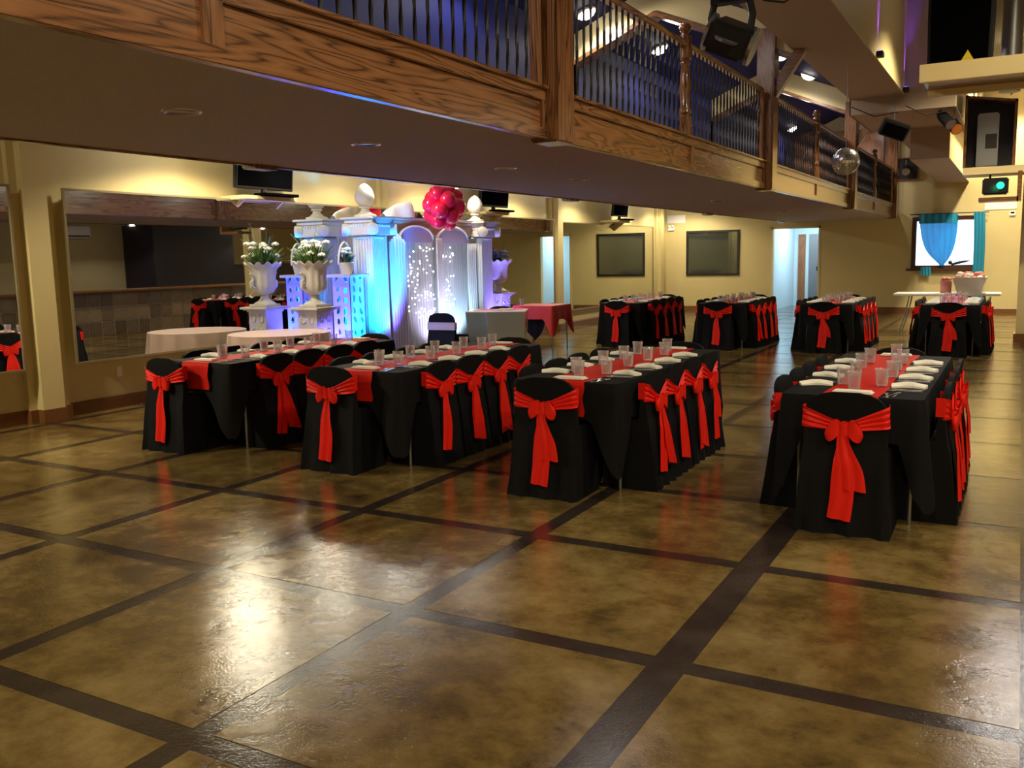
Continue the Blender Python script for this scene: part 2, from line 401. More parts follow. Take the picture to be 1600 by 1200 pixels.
for i, y in enumerate(post_y):
    p = MB().box(XB1-.10, XB1+.10, y-.13, y+.13, ZB-.02, 4.12).build('balcony_post', 'oak_post', bal, bevel=.012)
    MB().box(XB0-.10, XB0+.06, y-.13, y+.13, ZB-.02, 4.05).build('balcony_post', 'oak_post', bal, bevel=.012)
    if i in (1, 2, 3):
        MB().bar((XB1+.06, y, 3.38), (XB1+.38, y, 3.86), .12, .10, (0, 1, 0)).build('knee_brace', 'oak_cross', bal)
# recessed cans in the underside
can_lbl = ['unlit recessed can light under balcony, %s along from the fascia joint' % ordn(i) for i in range(6)]
for i, (x, y) in enumerate(((-3.70, 3.30), (-3.79, 4.89), (-3.88, 6.92), (-3.87, 8.39), (-3.90, 13.2), (-3.9, 17.5))):
    t = thing('recessed_can_light', can_lbl[i], 'ceiling light', (x, y, ZB+.012), 0, 'unlit cans under the balcony')
    MB().lathe([(.072, -.001), (.085, -.010), (.098, -.006), (.10, 0.0), (.072, 0.0)], 24).build('trim_ring', 'can_ring', t, smooth=50)
    MB().lathe([(.0, .0), (.072, -.0015)], 24).build('lens', 'lens_off', t)
# railing
RZ = 3.41
bal_me = MB()
def twist(mb, z0, z1, r, n=7):
    v = []; f = []
    for j in range(n+1):
        z = z0+(z1-z0)*j/n; a = j*.8
        for k in range(4): v.append((r*math.cos(a+k*PI/2), r*math.sin(a+k*PI/2), z))
    for j in range(n):
        for k in range(4): f.append((j*4+k, j*4+(k+1) % 4, (j+1)*4+(k+1) % 4, (j+1)*4+k))
    mb.add(v, f)
twist(bal_me, 0, RZ-.03-ZT-.022, .0115)
bal_me = bal_me.mesh('baluster', 'black_metal')
newel_prof = [(.055, 0), (.055, .16), (.035, .175), (.05, .20), (.045, .23), (.036, .26), (.046, .42), (.040, .52), (.030, .60), (.044, .625), (.03, .645), (.05, .67), (.05, .86), (.034, .875), (.03, .89), (.045, .91), (.05, .935), (.038, .965), (.0, .98)]
secs = ['between the joint board and the leftmost post', 'with turned newel beside the moving-head lamp', 'partly backed by dark cloth behind the mirror ball', 'at the far end beside the wooden door']
for i in range(4):
    a, b = post_y[i]+.13, post_y[i+1]-.13
    t = thing('balcony_railing', 'oak railing with dark twisted balusters '+secs[i], 'railing', (XB1-.02, 0, ZT+.022), 0, 'balcony railing sections')
    h = RZ-ZT-.022
    MB().prism([(-.035, h-.03), (.035, h-.03), (.042, h), (.03, h+.028), (-.03, h+.028), (-.042, h)], 1, a+.10, b-.10).build('handrail', 'oak', t, bevel=.006)
    for yy, s in ((a, 1), (b, -1)):
        MB().tube([(0, yy+s*.14, h), (0, yy+s*.06, h-.035), (0, yy+s*.03, h-.14), (0, yy+s*.035, h-.30), (0, yy+s*.03, 0)], [.036, .036, .033, .03, .03], 8).build('end_rail', 'oak_post', t, smooth=50)
    if i == 1: ns = [(a+b)/2-.12]
    else: ns = [(a+b)/2]
    for yy in ns: MB().lathe([(r*1.1, z*1.0) for r, z in newel_prof], 16, (0, yy, 0)).build('newel_post', 'oak_post', t, smooth=40)
    nb = int((b-a-.2)/.118)
    for k in range(nb):
        yy = a+.12+(b-a-.24)*(k+.5)/nb
        if all(abs(yy-q) > .07 for q in ns): inst('baluster', bal_me, t, (0, yy, 0))
# dark cloth hung behind third section
tag(MB().grid(lambda u, v: (XB1-.13+.012*math.sin(u*40), 20.4+u*2.75, ZT+.03+v*.74), 60, 2).build('railing_cloth', 'black_cloth', solid=.004), 'black cloth hung inside the railing behind the mirror ball', 'cloth')

# blue wall behind the balcony and gabled blue ceiling
struct(MB().box(XB0-.02, XB0+.06, YF, YB, ZT+.02, 4.40).build('wall_balcony', 'blue_paint'))
AX, AZ, SL = -4.1, 4.86, .42
def gz(x): return AZ-SL*abs(x-AX)
for sgn, nm in ((-1, 'ceiling_gable_left'), (1, 'ceiling_gable_right')):
    xe = XB0-.25 if sgn < 0 else -2.38
    struct(MB().prism([(AX, AZ), (xe, gz(xe)), (xe, gz(xe)+.08), (AX, AZ+.08)], 1, YF, YB).build(nm, 'blue_paint'))
for i, y in enumerate((-.3, 5.45, 11.25, 17.3)):
    xl, xr = XB0-.2, -2.40
    d = .33
    pts = [(xl, gz(xl)-d), (AX, AZ-d), (xr, gz(xr)-d), (xr, gz(xr)), (AX, AZ), (xl, gz(xl))]
    t = struct(MB().prism(pts, 1, y-.11, y+.11).build('trim_gable_arch', 'cream_trim'))
    e = .055
    MB().prism([(xl, gz(xl)-d), (AX, AZ-d), (AX, AZ-d-e), (xl, gz(xl)-d-e)], 1, y-.13, y+.13).build('arch_trim', 'oak_cross', t)
    MB().prism([(AX, AZ-d), (xr, gz(xr)-d), (xr, gz(xr)-d-e), (AX, AZ-d-e)], 1, y-.13, y+.13).build('arch_trim', 'oak_cross', t)
# balcony downlights
for i, (x, y, s) in enumerate(((-4.85, 10.75, -1), (-4.8, 13.25, -1), (-3.4, 14.75, 1), (-3.3, 16.45, 1), (-5.0, 21.2, -1), (-4.95, 22.9, -1), (-3.4, 22.2, 1), (-3.35, 8.0, 1), (-4.85, 8.2, -1), (-4.85, 4.6, -1), (-3.35, 4.2, 1))):
    t = thing('balcony_downlight', 'lit round downlight, %s on the %s blue gable slope' % (ordn([0, 1, 0, 1, 2, 3, 2, 3, 4, 5, 4][i]), 'mirror-side' if s < 0 else 'hall-side'), 'ceiling light', (x, y, gz(x)-.004), 0, 'lit downlights in the gable')
    t.rotation_euler = (0, -s*-math.atan(SL), 0)
    MB().lathe([(.115, -.028), (.135, -.02), (.14, 0), (.115, -.002)], 20).build('trim_ring', 'white_gloss', t, smooth=50)
    MB().lathe([(.0, -.085), (.055, -.076), (.09, -.055), (.116, -.022)], 20).build('lens', 'lens_on', t)
    lamp('SPOT', (0, 0, -.12), P_BALC, WHITE, t, size=.08, angle=172, blend=.3)
# end wall of the balcony: wood with a panelled door
dw = struct(MB().box(-5.3, -2.72, YB-.09, YB-.04, ZT, 4.5).build('wall_balcony_end', 'door_wood'))
dt = struct(thing('door_1', None, None, (-3.62, YB-.09, ZT+.02)))
MB().box(-.5, .5, -.04, 0, 0, 1.75).build('door_leaf', 'door_wood', dt)
for x in (-.23, .23):
    for z0, z1 in ((.15, .75), (.9, 1.6)): MB().box(x-.17, x+.17, -.05, -.04, z0, z1).build('raised_panel', 'door_wood', dt, bevel=.008)
MB().box(-.58, -.5, -.06, 0, 0, 1.83).box(.5, .58, -.06, 0, 0, 1.83).box(-.58, .58, -.06, 0, 1.75, 1.83).build('door_casing', 'oak_post', dt)

# ------------------------------------------------------------------ soffit ducts on the hall side
s1 = struct(MB().box(-2.42, -1.66, YF, 15.2, 3.86, ZH+.08).build('ceiling_soffit', 'ceil_brown'))
MB().box(-1.66, -1.645, YF, 15.2, 3.86, ZH).build('side_face', 'cream_trim', s1)
s2 = struct(MB().box(-2.42, -.95, 15.2, 17.6, 3.62, ZH+.08).build('ceiling_soffit', 'ceil_brown'))
MB().box(-.95, -.935, 15.2, 17.6, 3.62, ZH).build('side_face', 'cream_trim', s2)
MB().box(-2.42, -2.405, 15.2, 17.6, 3.62, 4.1).build('side_face', 'cream_trim', s2)
s3 = struct(MB().box(-1.78, -1.17, 17.6, YB, 3.10, 3.9).build('ceiling_soffit', 'ceil_brown'))
MB().box(-1.17, -1.155, 17.6, YB, 3.10, 3.9).build('side_face', 'cream_trim', s3)
s4 = struct(MB().box(-2.42, -.95, 17.6, YB, 3.9, ZH+.08).build('ceiling_soffit', 'ceil_brown'))
MB().box(-.95, -.935, 17.6, YB, 3.9, ZH).build('side_face', 'cream_trim', s4)
# hall column at right edge
colm = struct(MB().box(-.02, .30, 17.1, 17.45, 0, ZH).build('wall_column', 'cream', bevel=.01))
MB().box(-.05, .33, 17.07, 17.48, 0, .14).build('base_trim', 'base_wood', colm)

# ------------------------------------------------------------------ bar side, seen in the mirrors
TX = .95
tw = struct(MB().box(TX, TX+.16, 7.8, 23.0, 0, .98).build('wall_bar', 'grout'))
tme = MB().box(-.008, .004, -.155, .155, -.155, .155).mesh('tile', 'tile', bevel=.006)
k = 0
for j in range(3):
    for i in range(46):
        inst('tile', tme, tw, (TX-.004, 7.98+i*.325, .165+j*.325))
MB().box(TX-.12, TX+.30, 7.75, 23.05, .98, 1.03).build('bar_top', 'base_wood', tw, bevel=.01)
MB().box(TX-.02, TX, 7.8, 23.0, 0.0, .01).build('toe_trim', 'base_wood', tw)
tag(MB().box(3.0, XR-.001, 16.6, 19.4, .0, 2.64).build('bar_cabinet', 'bar_dark'), 'tall dark back-bar cabinet behind the tiled bar', 'cabinet')
tag(MB().box(3.2, XR-.001, 19.42, 23.0, .0, 1.5).box(3.1, XR-.001, 19.42, 23.0, 1.5, 1.54).build('bar_counter', 'bar_dark'), 'low dark back-bar counter behind the tiled bar', 'counter')
t = thing('air_conditioner', 'white split air conditioner high on the bar wall, seen in mirror', 'air conditioner', (XR, 15.0, 2.28))
MB().box(-.22, 0, -.5, .5, 0, .3).build('housing', 'white_gloss', t, bevel=.03); MB().box(-.225, -.21, -.45, .45, .03, .07).build('vent_slot', 'dark_frame', t)

# ------------------------------------------------------------------ back wall: windows, door corridor, vents
def frame_rect(mb, x0, x1, z0, z1, k, y0, y1):
    mb.box(x0-k, x1+k, y0, y1, z0-k, z0).box(x0-k, x1+k, y0, y1, z1, z1+k).box(x0-k, x0, y0, y1, z0, z1).box(x1, x1+k, y0, y1, z0, z1); return mb
t = struct(thing('window_1', None, None, (0, YB, 0)))
frame_rect(MB(), -7.99, -6.64, 1.02, 2.12, .055, -.035, 0).build('window_frame', 'dark_frame', t)
MB().box(-7.99, -6.64, -.012, -.004, 1.02, 2.12).build('pane', 'dark_glass', t)
t = struct(thing('window_2', None, None, (0, YB, 0)))
frame_rect(MB(), -2.25, -.98, 1.16, 2.22, .10, -.05, .12).build('window_frame', 'window_frame', t)
MB().box(-2.45, -.78, -.11, 0, 1.03, 1.08).build('window_sill', 'window_frame', t, bevel=.006)
m = bpy.data.materials.new('window_glass'); m.use_nodes = True; nt = m.node_tree; nt.nodes.clear()
o_ = nt.nodes.new('ShaderNodeOutputMaterial'); mx = nt.nodes.new('ShaderNodeMixShader'); tr = nt.nodes.new('ShaderNodeBsdfTransparent'); gl = nt.nodes.new('ShaderNodeBsdfGlossy'); gl.inputs[1].default_value = .02
mx.inputs[0].default_value = .06; nt.links.new(tr.outputs[0], mx.inputs[1]); nt.links.new(gl.outputs[0], mx.inputs[2]); nt.links.new(mx.outputs[0], o_.inputs[0]); MATS['window_glass'] = m
MB().box(-2.25, -.98, .05, .056, 1.16, 2.22).build('pane', 'window_glass', t)
# teal drapes
def swag(u, v):
    xl = -2.20+.14*v+.34*v**4; xr = -1.34-.05*v-.22*v**4
    low = 1.12+.07*abs(2*u-1.1)**2*v
    z = 2.34+(low-2.34)*v
    y = YB-.085+.020*math.sin(u*34+v*1.2)*(1-.25*v)+.010*math.sin(u*71)-.012*v
    return (xl+(xr-xl)*u, y, z)
dr = thing('window_drape', 'teal drape gathered into a V over the bright window', 'curtain', (0, 0, 0))
MB().grid(swag, 70, 16).build('drape_panel', 'teal_sheer', dr, smooth=60)
MB().grid(lambda u, v: (-2.20+u*.84, YB-.125+.014*math.sin(u*34), 2.38-v*.22), 60, 3).build('drape_heading', 'teal', dr, smooth=60)
MB().grid(lambda u, v: (-2.12+u*.22+.02*v, YB-.14+.012*math.sin(u*20), 1.12-v*.20), 20, 5).build('drape_tail', 'teal', dr, smooth=60)
tag(MB().grid(lambda u, v: (-1.02+u*.24+.05*v+.012*math.sin(v*5), YB-.128+.018*math.sin(u*21+v*1.5), 2.40-v*2.12), 34, 16).build('window_drape', 'teal', smooth=60), 'long teal drape strip hanging at the right window jamb', 'curtain')
tag(MB().tube([(-2.4, YB-.10, 2.385), (-.7, YB-.10, 2.385)], .012, 8).build('curtain_rod', 'dark_frame'), 'thin dark curtain rod over the bright window', 'curtain rod')
t = thing('sill_branch', 'small dark ornament lying on the bright window sill', 'ornament', (-1.28, YB-.03, 1.16))
MB().tube([(-.18, 0, .01), (-.05, 0, .05), (.08, 0, .075), (.22, 0, .10)], [.02, .035, .03, .012], 6).build('body', 'dark_frame', t)
MB().ball((-.2, 0, .06), .05, 8, 6).build('knob', 'dark_frame', t)
# doorway corridor
co = MB()
co.box(-5.90, -5.80, YB+.12, 27.6, 0, 2.6)
struct(co.build('wall_corridor', 'corridor'))
struct(MB().box(-4.2, -4.1, YB+.12, 27.6, 0, 2.6).build('wall_corridor', 'corridor'))
struct(MB().box(-6, -4.1, 27.5, 27.6, 0, 2.6).build('wall_corridor', 'corridor'))
struct(MB().box(-6, -4.1, YB+.12, 27.6, 2.6, 2.66).build('ceiling_corridor', 'corridor'))
dt = struct(thing('door_2', None, None, (-5.58, 27.5, 0)))
MB().box(-.10, .10, -.05, 0, 0, 2.05).build('door_leaf', 'door_wood', dt)
MB().box(.20, .60, -.05, 0, 0, 2.05).build('door_leaf', 'grey_metal', dt)
MB().box(.42, .45, -.09, -.05, 1.0, 1.12).build('door_handle', 'dark_frame', dt)
dt = struct(thing('door_3', None, None, (0, YB, 0)))
MB().box(-5.75, -5.70, -.01, .13, 0, 2.2).box(-4.55, -4.5, -.01, .13, 0, 2.2).box(-5.75, -4.5, -.01, .13, 2.15, 2.2).build('door_jamb', 'cream_trim', dt)
lamp('AREA', (-5.0, 26.0, 2.55), P_DOOR, COOL, None, size=.9, aim=(-5.1, 26.0, 0))
# vents and small boxes on the back wall
def vent(x0, x1, z0, z1, lbl):
    t = thing('wall_vent', lbl, 'vent', ((x0+x1)/2, YB, z0)); hw = (x1-x0)/2; h = z1-z0
    MB().box(-hw, hw, -.012, 0, 0, h).build('vent_frame', 'white_gloss', t, bevel=.003)
    n = 9
    for k in range(n):
        x = -hw+.04+(2*hw-.08)*k/n
        MB().box(x+.01, x+.045, -.018, -.010, .03, h-.03).build('slat', 'napkin', t)
vent(-8.60, -8.08, 2.40, 2.62, 'white louvred vent high in the corner above the dark window')
vent(-.80, -.14, 2.43, 2.63, 'white louvred vent on back wall below the green stage lamp')
t = thing('exit_lamp', 'small white two-lamp emergency light under the corner vent', 'emergency light', (-8.48, YB, 2.20))
MB().box(-.09, .09, -.05, 0, 0, .13).build('housing', 'white_gloss', t, bevel=.01)
for s in (-1, 1): MB().ball((s*.05, -.06, .12), .035, 8, 6).build('lamp_head', 'white_gloss', t, smooth=60)
t = thing('thermostat', 'small white thermostat box beside the vent near the column', 'thermostat', (-.22, YB, 2.28)); MB().box(-.06, .06, -.03, 0, 0, .10).build('housing', 'white_gloss', t, bevel=.006); MB().box(-.04, .04, -.034, -.03, .05, .085).build('display', 'screen', t)
# dark niche with stage light
t = struct(thing('window_3', None, None, (-2.54, YB, 3.22))); MB().box(-.28, .28, -.01, 0, 0, .52).build('niche_back', 'dark_frame', t)
frame_rect(MB(), -.26, .26, .02, .50, .03, -.06, 0).build('niche_frame', 'oak_post', t)

# ------------------------------------------------------------------ lamps
def ceil_fix(x, y, z, lbl, power, col, angle=140, grp='ceiling lamps', sz=.09, rad=.10, lens='lens_on'):
    t = thing('ceiling_downlight', lbl, 'ceiling light', (x, y, z), 0, grp)
    MB().lathe([(rad*.75, -.05), (rad, -.04), (rad, 0), (rad*.7, 0)], 20).build('trim_ring', 'white_gloss', t, smooth=50)
    MB().lathe([(.0, -.05-rad*.75), (rad*.34, -.05-rad*.66), (rad*.60, -.05-rad*.42), (rad*.76, -.048)], 20).build('lens', lens, t, smooth=60)
    lamp('SPOT', (0, 0, -.10-rad*.75), power, col, t, size=sz, angle=angle, blend=.35)
    return t
for i, (x, y) in enumerate(((-7.85, 2.6), (-7.85, 3.3), (-7.8, 7.5), (-7.8, 8.95), (-7.85, 10.45), (-7.9, 12.6), (-7.85, 15.6), (-7.85, 18.2), (-7.85, 21.2), (-7.85, 23.3))):
    ceil_fix(x, y, 3.06, '%s lit downlight in the aisle ceiling beside the mirrored wall' % ordn(i), P_AISLE*(1, 1.5, 1.15, .5, .4, .7, 1, 1, 1, 1)[i], WARM, grp='aisle downlights', angle=154, sz=.10, lens='lens_aisle')
for i, (x, y) in enumerate(((-.2, -1.0), (2.3, -1.0), (2.3, 3.0), (1.2, 6.4), (-.3, 13.2), (-.3, 19.0), (-.3, 21.0), (-.3, 23.0))):  # added lamps lighting the hall; the far ones brighten the back wall
    ceil_fix(x, y, ZH, '%s added downlight in the high dark hall ceiling' % ordn(i), P_HALL*(.8, .8, .8, .8, 1.3, 1.6, 1.6, 1.6)[i], WARM, grp='added hall downlights', rad=.14, sz=.14, angle=(150, 150, 150, 150, 128, 122, 122, 150)[i])
for i, (x, y) in enumerate(((2.4, 11.0), (2.4, 15.5), (2.4, 20.0))):
    ceil_fix(x, y, 2.66, '%s lit downlight over the tiled bar' % ordn(i), P_BAR, (.9, .8, .85), grp='bar downlights')
#@@OBJECTS
# ------------------------------------------------------------------ covered chairs
CW = .215
rear = [(-.075, 0, .255), (-.06, .12, .245), (-.045, .26, .235), (-.03, .40, .225), (-.018, .455, .222), (-.010, .50, .22), (-.002, .60, .218), (-.006, .68, .212), (-.012, .725, .198), (-.015, .755, .170), (-.017, .775, .125), (-.017, .786, .07)]
front = [(.415, 0, .250), (.41, .12, .242), (.405, .26, .235), (.40, .40, .228), (.385, .452, .224), (.050, .475, .22), (.038, .60, .218), (.026, .68, .212), (.020, .725, .198), (.016, .755, .170), (.012, .775, .125), (.006, .786, .07)]
SEAT = {'stage': 1.0, 'end': .74, 'side': .74}
def chair_cover(seed, kind):
    rnd = random.Random(seed); ph = [rnd.uniform(0, 6.28) for _ in range(4)]
    mb = MB(); n = 14; rows = len(rear)
    def P(pt, u, side):
        y, z, hw = pt; k = max(0, 1-z/.45); wv = .006
        if kind == 'side': hw = min(hw, .190); wv = .003
        if side > 0 and z < .46: y *= SEAT[kind]
        fold = .014*k*math.sin(u*9+ph[0]) + .009*k*math.sin(u*17+ph[1])
        return (u*hw+wv*k*math.sin(z*14+u*6+ph[2]), y+side*fold*(1 if side < 0 else .15), z)
    v = []; f = []
    for pt in rear: v += [P(pt, -1+2*i/n, -1) for i in range(n+1)]
    for pt in front: v += [P(pt, -1+2*i/n, 1) for i in range(n+1)]
    W = n+1; off = rows*W
    for r in range(rows-1):
        for i in range(n):
            f.append((r*W+i, r*W+i+1, (r+1)*W+i+1, (r+1)*W+i)); f.append((off+r*W+i, off+(r+1)*W+i, off+(r+1)*W+i+1, off+r*W+i+1))
        f.append((r*W, (r+1)*W, off+(r+1)*W, off+r*W)); f.append((r*W+n, off+r*W+n, off+(r+1)*W+n, (r+1)*W+n))
    for i in range(n): r = rows-1; f.append((r*W+i, r*W+i+1, off+r*W+i+1, off+r*W+i))
    mb.add(v, f); return mb.mesh('chair_cover', 'black_cloth', smooth=55)
covers = {kd: [chair_cover(k, kd) for k in range(3)] for kd in SEAT}
def back_y(z):
    for (y0, z0, _), (y1, z1, _) in zip(rear, rear[1:]):
        if z0 <= z <= z1: return y0+(y1-y0)*(z-z0)/(z1-z0)
    return rear[-1][0]
def back_w(z):
    for (_, z0, a), (_, z1, b) in zip(rear, rear[1:]):
        if z0 <= z <= z1: return a+(b-a)*(z-z0)/(z1-z0)
    return .07
def sash_band(seed, slim=False):
    rnd = random.Random(seed); tl = rnd.uniform(-.012, .012)
    mb = MB()
    def fn(u, v):
        s = -1+2*u; a = abs(s)
        hh = .018+.042*a**.9
        zc = .596+.056*a**1.15+tl*s
        z = zc+(v-.5)*2*hh
        x = s*((min(back_w(min(z, .66)), .190)+.007) if slim else (back_w(min(z, .66))+.014))
        pl = .007*math.sin(v*22+s*2)*(.4+.6*a)
        y = back_y(min(.78, z))-.012-pl-.014*(1-a)**3
        if a > .97: y += .022
        return (x, y, z)
    mb.grid(fn, 22, 10)
    for s in (-1, 1):  # side returns round the chair back
        mb.grid(lambda u, v: (s*((.197 if slim else back_w(.66)+.013)-.006*u), back_y(.66)+.005+u*.05, .66+tl*s+(v-.5)*.108), 2, 4)
    return mb.mesh('sash_band', 'red_satin', smooth=50, solid=.002)
def sash_knot(seed):
    rnd = random.Random(seed); mb = MB()
    mb.grid(lambda u, v: (.030*math.cos(2*PI*u)*(1+.12*math.sin(v*9+seed)), -.035-.024*math.sin(2*PI*u), .588+(v-.5)*.075+.004*math.sin(u*19)), 14, 6)
    return mb.mesh('bow_knot', 'red_satin', smooth=60)
def bow_loop(seed, s):
    rnd = random.Random(seed+s*10); ln = rnd.uniform(.07, .105); dr = rnd.uniform(.02, .055); mb = MB()
    def fn(u, v):
        t = 2*PI*u
        r = (1-math.cos(t))/2
        x = s*(.012+ln*r)
        th = .026*math.sin(t)
        wv = .014+.040*math.sin(PI*min(1, r*.80))**.7
        x -= s*.020*r*(2*v-1)**2
        z = .594-dr*r*r+(v-.5)*2*wv-.005*r*math.sin(v*12)
        return (x, -.038-.006*r+th*.8, z)
    mb.grid(fn, 18, 6); return mb.mesh('bow_loop', 'red_satin', smooth=60)
def sash_tail(seed, k):
    rnd = random.Random(seed*7+k); x0 = rnd.uniform(-.012, .012); x1 = rnd.uniform(-.05, .05)+(.035 if k else -.03); z1 = rnd.uniform(.05, .15) if k == 0 else rnd.uniform(.12, .30)
    wd = rnd.uniform(.056, .080); ph = rnd.uniform(0, 6); tw = rnd.uniform(-.035, .035)
    mb = MB()
    def fn(u, v):
        z = .575+(z1-.575)*v+(u-.5)*tw*2*v
        hw = .016+(wd-.016)*min(1, v*1.7)**.8
        x = x0+(x1-x0)*v+(u-.5)*2*hw+.006*math.sin(v*7+ph)
        y = back_y(max(0, z))-.030-.006*k-.007*math.sin(u*11+ph+v*2)*(.5+.5*v)-.012*(1-v)
        return (x, y, z)
    mb.grid(fn, 8, 16); return mb.mesh('sash_tail', 'red_satin', smooth=60, solid=.002)
NS = 5
slim_bands = [sash_band(k, True) for k in range(NS)]
sets = [(sash_band(k), sash_knot(k), bow_loop(k, -1), bow_loop(k, 1), sash_tail(k, 0), sash_tail(k, 1)) for k in range(NS)]
cc = [0]
def chair(x, y, rz, label, group='red-bowed chairs', kind='side', tails=None):
    k = cc[0]; cc[0] += 1
    t = thing('covered_chair', label, 'chair', (x, y, 0), rz, group)
    inst('chair_cover', covers[kind][k % 3], t)
    b, kn, l0, l1, t0, t1 = sets[(k*3+1) % NS]
    if kind == 'side': b = slim_bands[(k*3+1) % NS]
    inst('sash_band', b, t); inst('bow_knot', kn, t); inst('bow_loop', l0, t); inst('bow_loop', l1, t); inst('sash_tail', t0, t)
    if (tails if tails is not None else (k % 3 != 1)): inst('sash_tail', t1, t)
    return t

# ------------------------------------------------------------------ banquet tables
TW, TL, TH = .38, 2.26, .742
def cloth_mesh(seed, hw, ln, th, d0, d1, m='black_cloth', rc=.035, ext=None, amp=.006, M=10):
    rnd = random.Random(seed); ph = [rnd.uniform(0, 6.28) for _ in range(6)]
    # perimeter of rounded rect centred on origin
    hl = ln/2; per = []
    def corner(cx, cy_, a0):
        for k in range(7):
            a = a0+PI/2*k/6; per.append((cx+rc*math.cos(a), cy_+rc*math.sin(a), math.cos(a), math.sin(a)))
    def seg(p, q, n, nx, ny):
        for k in range(1, n): per.append((p[0]+(q[0]-p[0])*k/n, p[1]+(q[1]-p[1])*k/n, nx, ny))
    corner(hw-rc, hl-rc, 0); seg((hw-rc, hl), (-hw+rc, hl), 24, 0, 1)
    corner(-hw+rc, hl-rc, PI/2); seg((-hw, hl-rc), (-hw, -hl+rc), 60, -1, 0)
    corner(-hw+rc, -hl+rc, PI); seg((-hw+rc, -hl), (hw-rc, -hl), 24, 0, -1)
    corner(hw-rc, -hl+rc, 3*PI/2); seg((hw, -hl+rc), (hw, hl-rc), 60, 1, 0)
    n = len(per); v = []; f = []; s_ = 0; ss = [0]
    for i in range(1, n): s_ += math.dist(per[i][:2], per[i-1][:2]); ss.append(s_)
    for j in range(M+1):
        t = j/M
        for i, (x, y, nx, ny) in enumerate(per):
            dc = math.dist((abs(x), abs(y)), (hw, hl))
            q_ = (ext or {}).get((1 if x > 0 else -1, 1 if y > 0 else -1), (.18, .18)); e_ = q_[0] if abs(nx) > .5 else q_[1]
            c = 0 if min(q_) < .06 else max(0, 1-dc/e_)**1.1
            drop = d0+(d1-d0)*c+.008*math.sin(ss[i]*5+ph[0])*min(1, dc/.2)
            fo = (.55*math.sin(ss[i]*13+ph[1])+.45*math.sin(ss[i]*27+ph[2])) * (t**1.1)*(amp+.034*c)
            off = .006+t*(.012+.040*c)+fo if j else 0
            z = th-drop*max(0, t-.02)
            if j == 0: z = th
            v.append((x+nx*off, y+ny*off, z))
    for j in range(M):
        for i in range(n): f.append((j*n+i, (j+1)*n+i, (j+1)*n+(i+1) % n, j*n+(i+1) % n))
    f.append(tuple(range(n)))
    mb = MB(); mb.add(v, f); return mb.mesh('tablecloth', m, smooth=50)
def runner_mesh(hw, ln, th, hang, m='red_runner'):
    hl = ln/2; pts = []
    for k in range(7): pts.append((-hl-.036, th-hang+(hang-.03)*k/6))
    pts += [(-hl-.030, th-.012), (-hl-.012, th+.003), (-hl+.02, th+.0045)]
    for k in range(1, 12): pts.append((-hl+.02+(ln-.04)*k/12, th+.0045+.0012*math.sin(k*2.1)))
    pts += [(-y, z) for y, z in pts[:10]][::-1]
    mb = MB(); n = len(pts)-1
    def fn(u, v):
        i = min(n, round(v*n)); y, z = pts[i]; wv = .006*math.sin(u*7)*(1 if z < th-.02 else 0)
        return (-hw+2*hw*u+.008*math.sin(i*1.3), y+(-wv if y < 0 else wv), z)
    mb.grid(fn, 8, n); return mb.mesh('table_runner', m, smooth=50, solid=.0015)
run_me = runner_mesh(.155, TL, TH, .22)
# tableware
cupM = MB().lathe([(.0, .003), (.030, .002), (.031, .0), (.033, .004), (.0415, .098), (.0435, .100), (.0425, .103), (.0400, .099), (.0315, .006), (.0, .006)], 18).mesh('tumbler', 'clear_plastic', smooth=40)
def nap():
    # napkin gathered in the middle and fanned out at the wide end
    mb = MB(); xs_ = [-.085, -.045, -.012, .015, .05, .092]; hw_ = [.040, .028, .017, .019, .034, .056]; hz = [.016, .022, .030, .030, .024, .016]
    n = 8; v = []; f = []
    for x, h, z in zip(xs_, hw_, hz):
        for k in range(n+1):
            u = -1+2*k/n; v.append((x+.010*(1-u*u)*(1 if x > 0 else -1), u*h, z*(1-.55*u*u)+(.005 if k % 2 else 0)))
        for k in range(n+1):
            u = -1+2*k/n; v.append((x+.010*(1-u*u)*(1 if x > 0 else -1), u*h, 0))
    W = 2*(n+1); m_ = len(xs_)
    for i in range(m_-1):
        for k in range(n):
            f.append((i*W+k, (i+1)*W+k, (i+1)*W+k+1, i*W+k+1)); f.append((i*W+n+1+k, i*W+n+2+k, (i+1)*W+n+2+k, (i+1)*W+n+1+k))
        f.append((i*W, i*W+n+1, (i+1)*W+n+1, (i+1)*W)); f.append((i*W+n, (i+1)*W+n, (i+1)*W+2*n+1, i*W+2*n+1))
    for i in (0, m_-1):
        for k in range(n): f.append((i*W+k, i*W+k+1, i*W+n+2+k, i*W+n+1+k))
    mb.add(v, f); return mb.mesh('napkin', 'napkin', smooth=20)
napM = nap()
nap2 = MB().box(-.11, .11, -.045, .045, 0, .006).box(-.108, .10, -.043, .04, .006, .011).box(-.10, .098, -.04, .038, .011, .015).mesh('napkin', 'napkin', bevel=.002)
def cutl(kind):
    mb = MB()
    mb.prism([(-.006, -.10), (.006, -.10), (.004, .02), (-.004, .02)], 2, .0008, .004)
    if kind == 'fork':
        mb.prism([(-.004, .02), (.004, .02), (.012, .04), (.012, .055), (-.012, .055), (-.012, .04)], 2, .0008, .004)
        for k in range(3): x = -.010+k*.0085; mb.prism([(x, .055), (x+.004, .055), (x+.003, .09), (x+.001, .09)], 2, .0008, .0035)
    elif kind == 'knife': mb.prism([(-.005, .02), (.007, .02), (.008, .08), (.0, .105), (-.005, .09)], 2, .0008, .0032)
    else: mb.prism([(.014*math.cos(a), .065+.026*math.sin(a)) for a in [2*PI*k/10 for k in range(10)]], 2, .0008, .005)
    return mb.mesh(kind, 'silver')
cutM = {k: cutl(k) for k in ('fork', 'knife', 'spoon')}

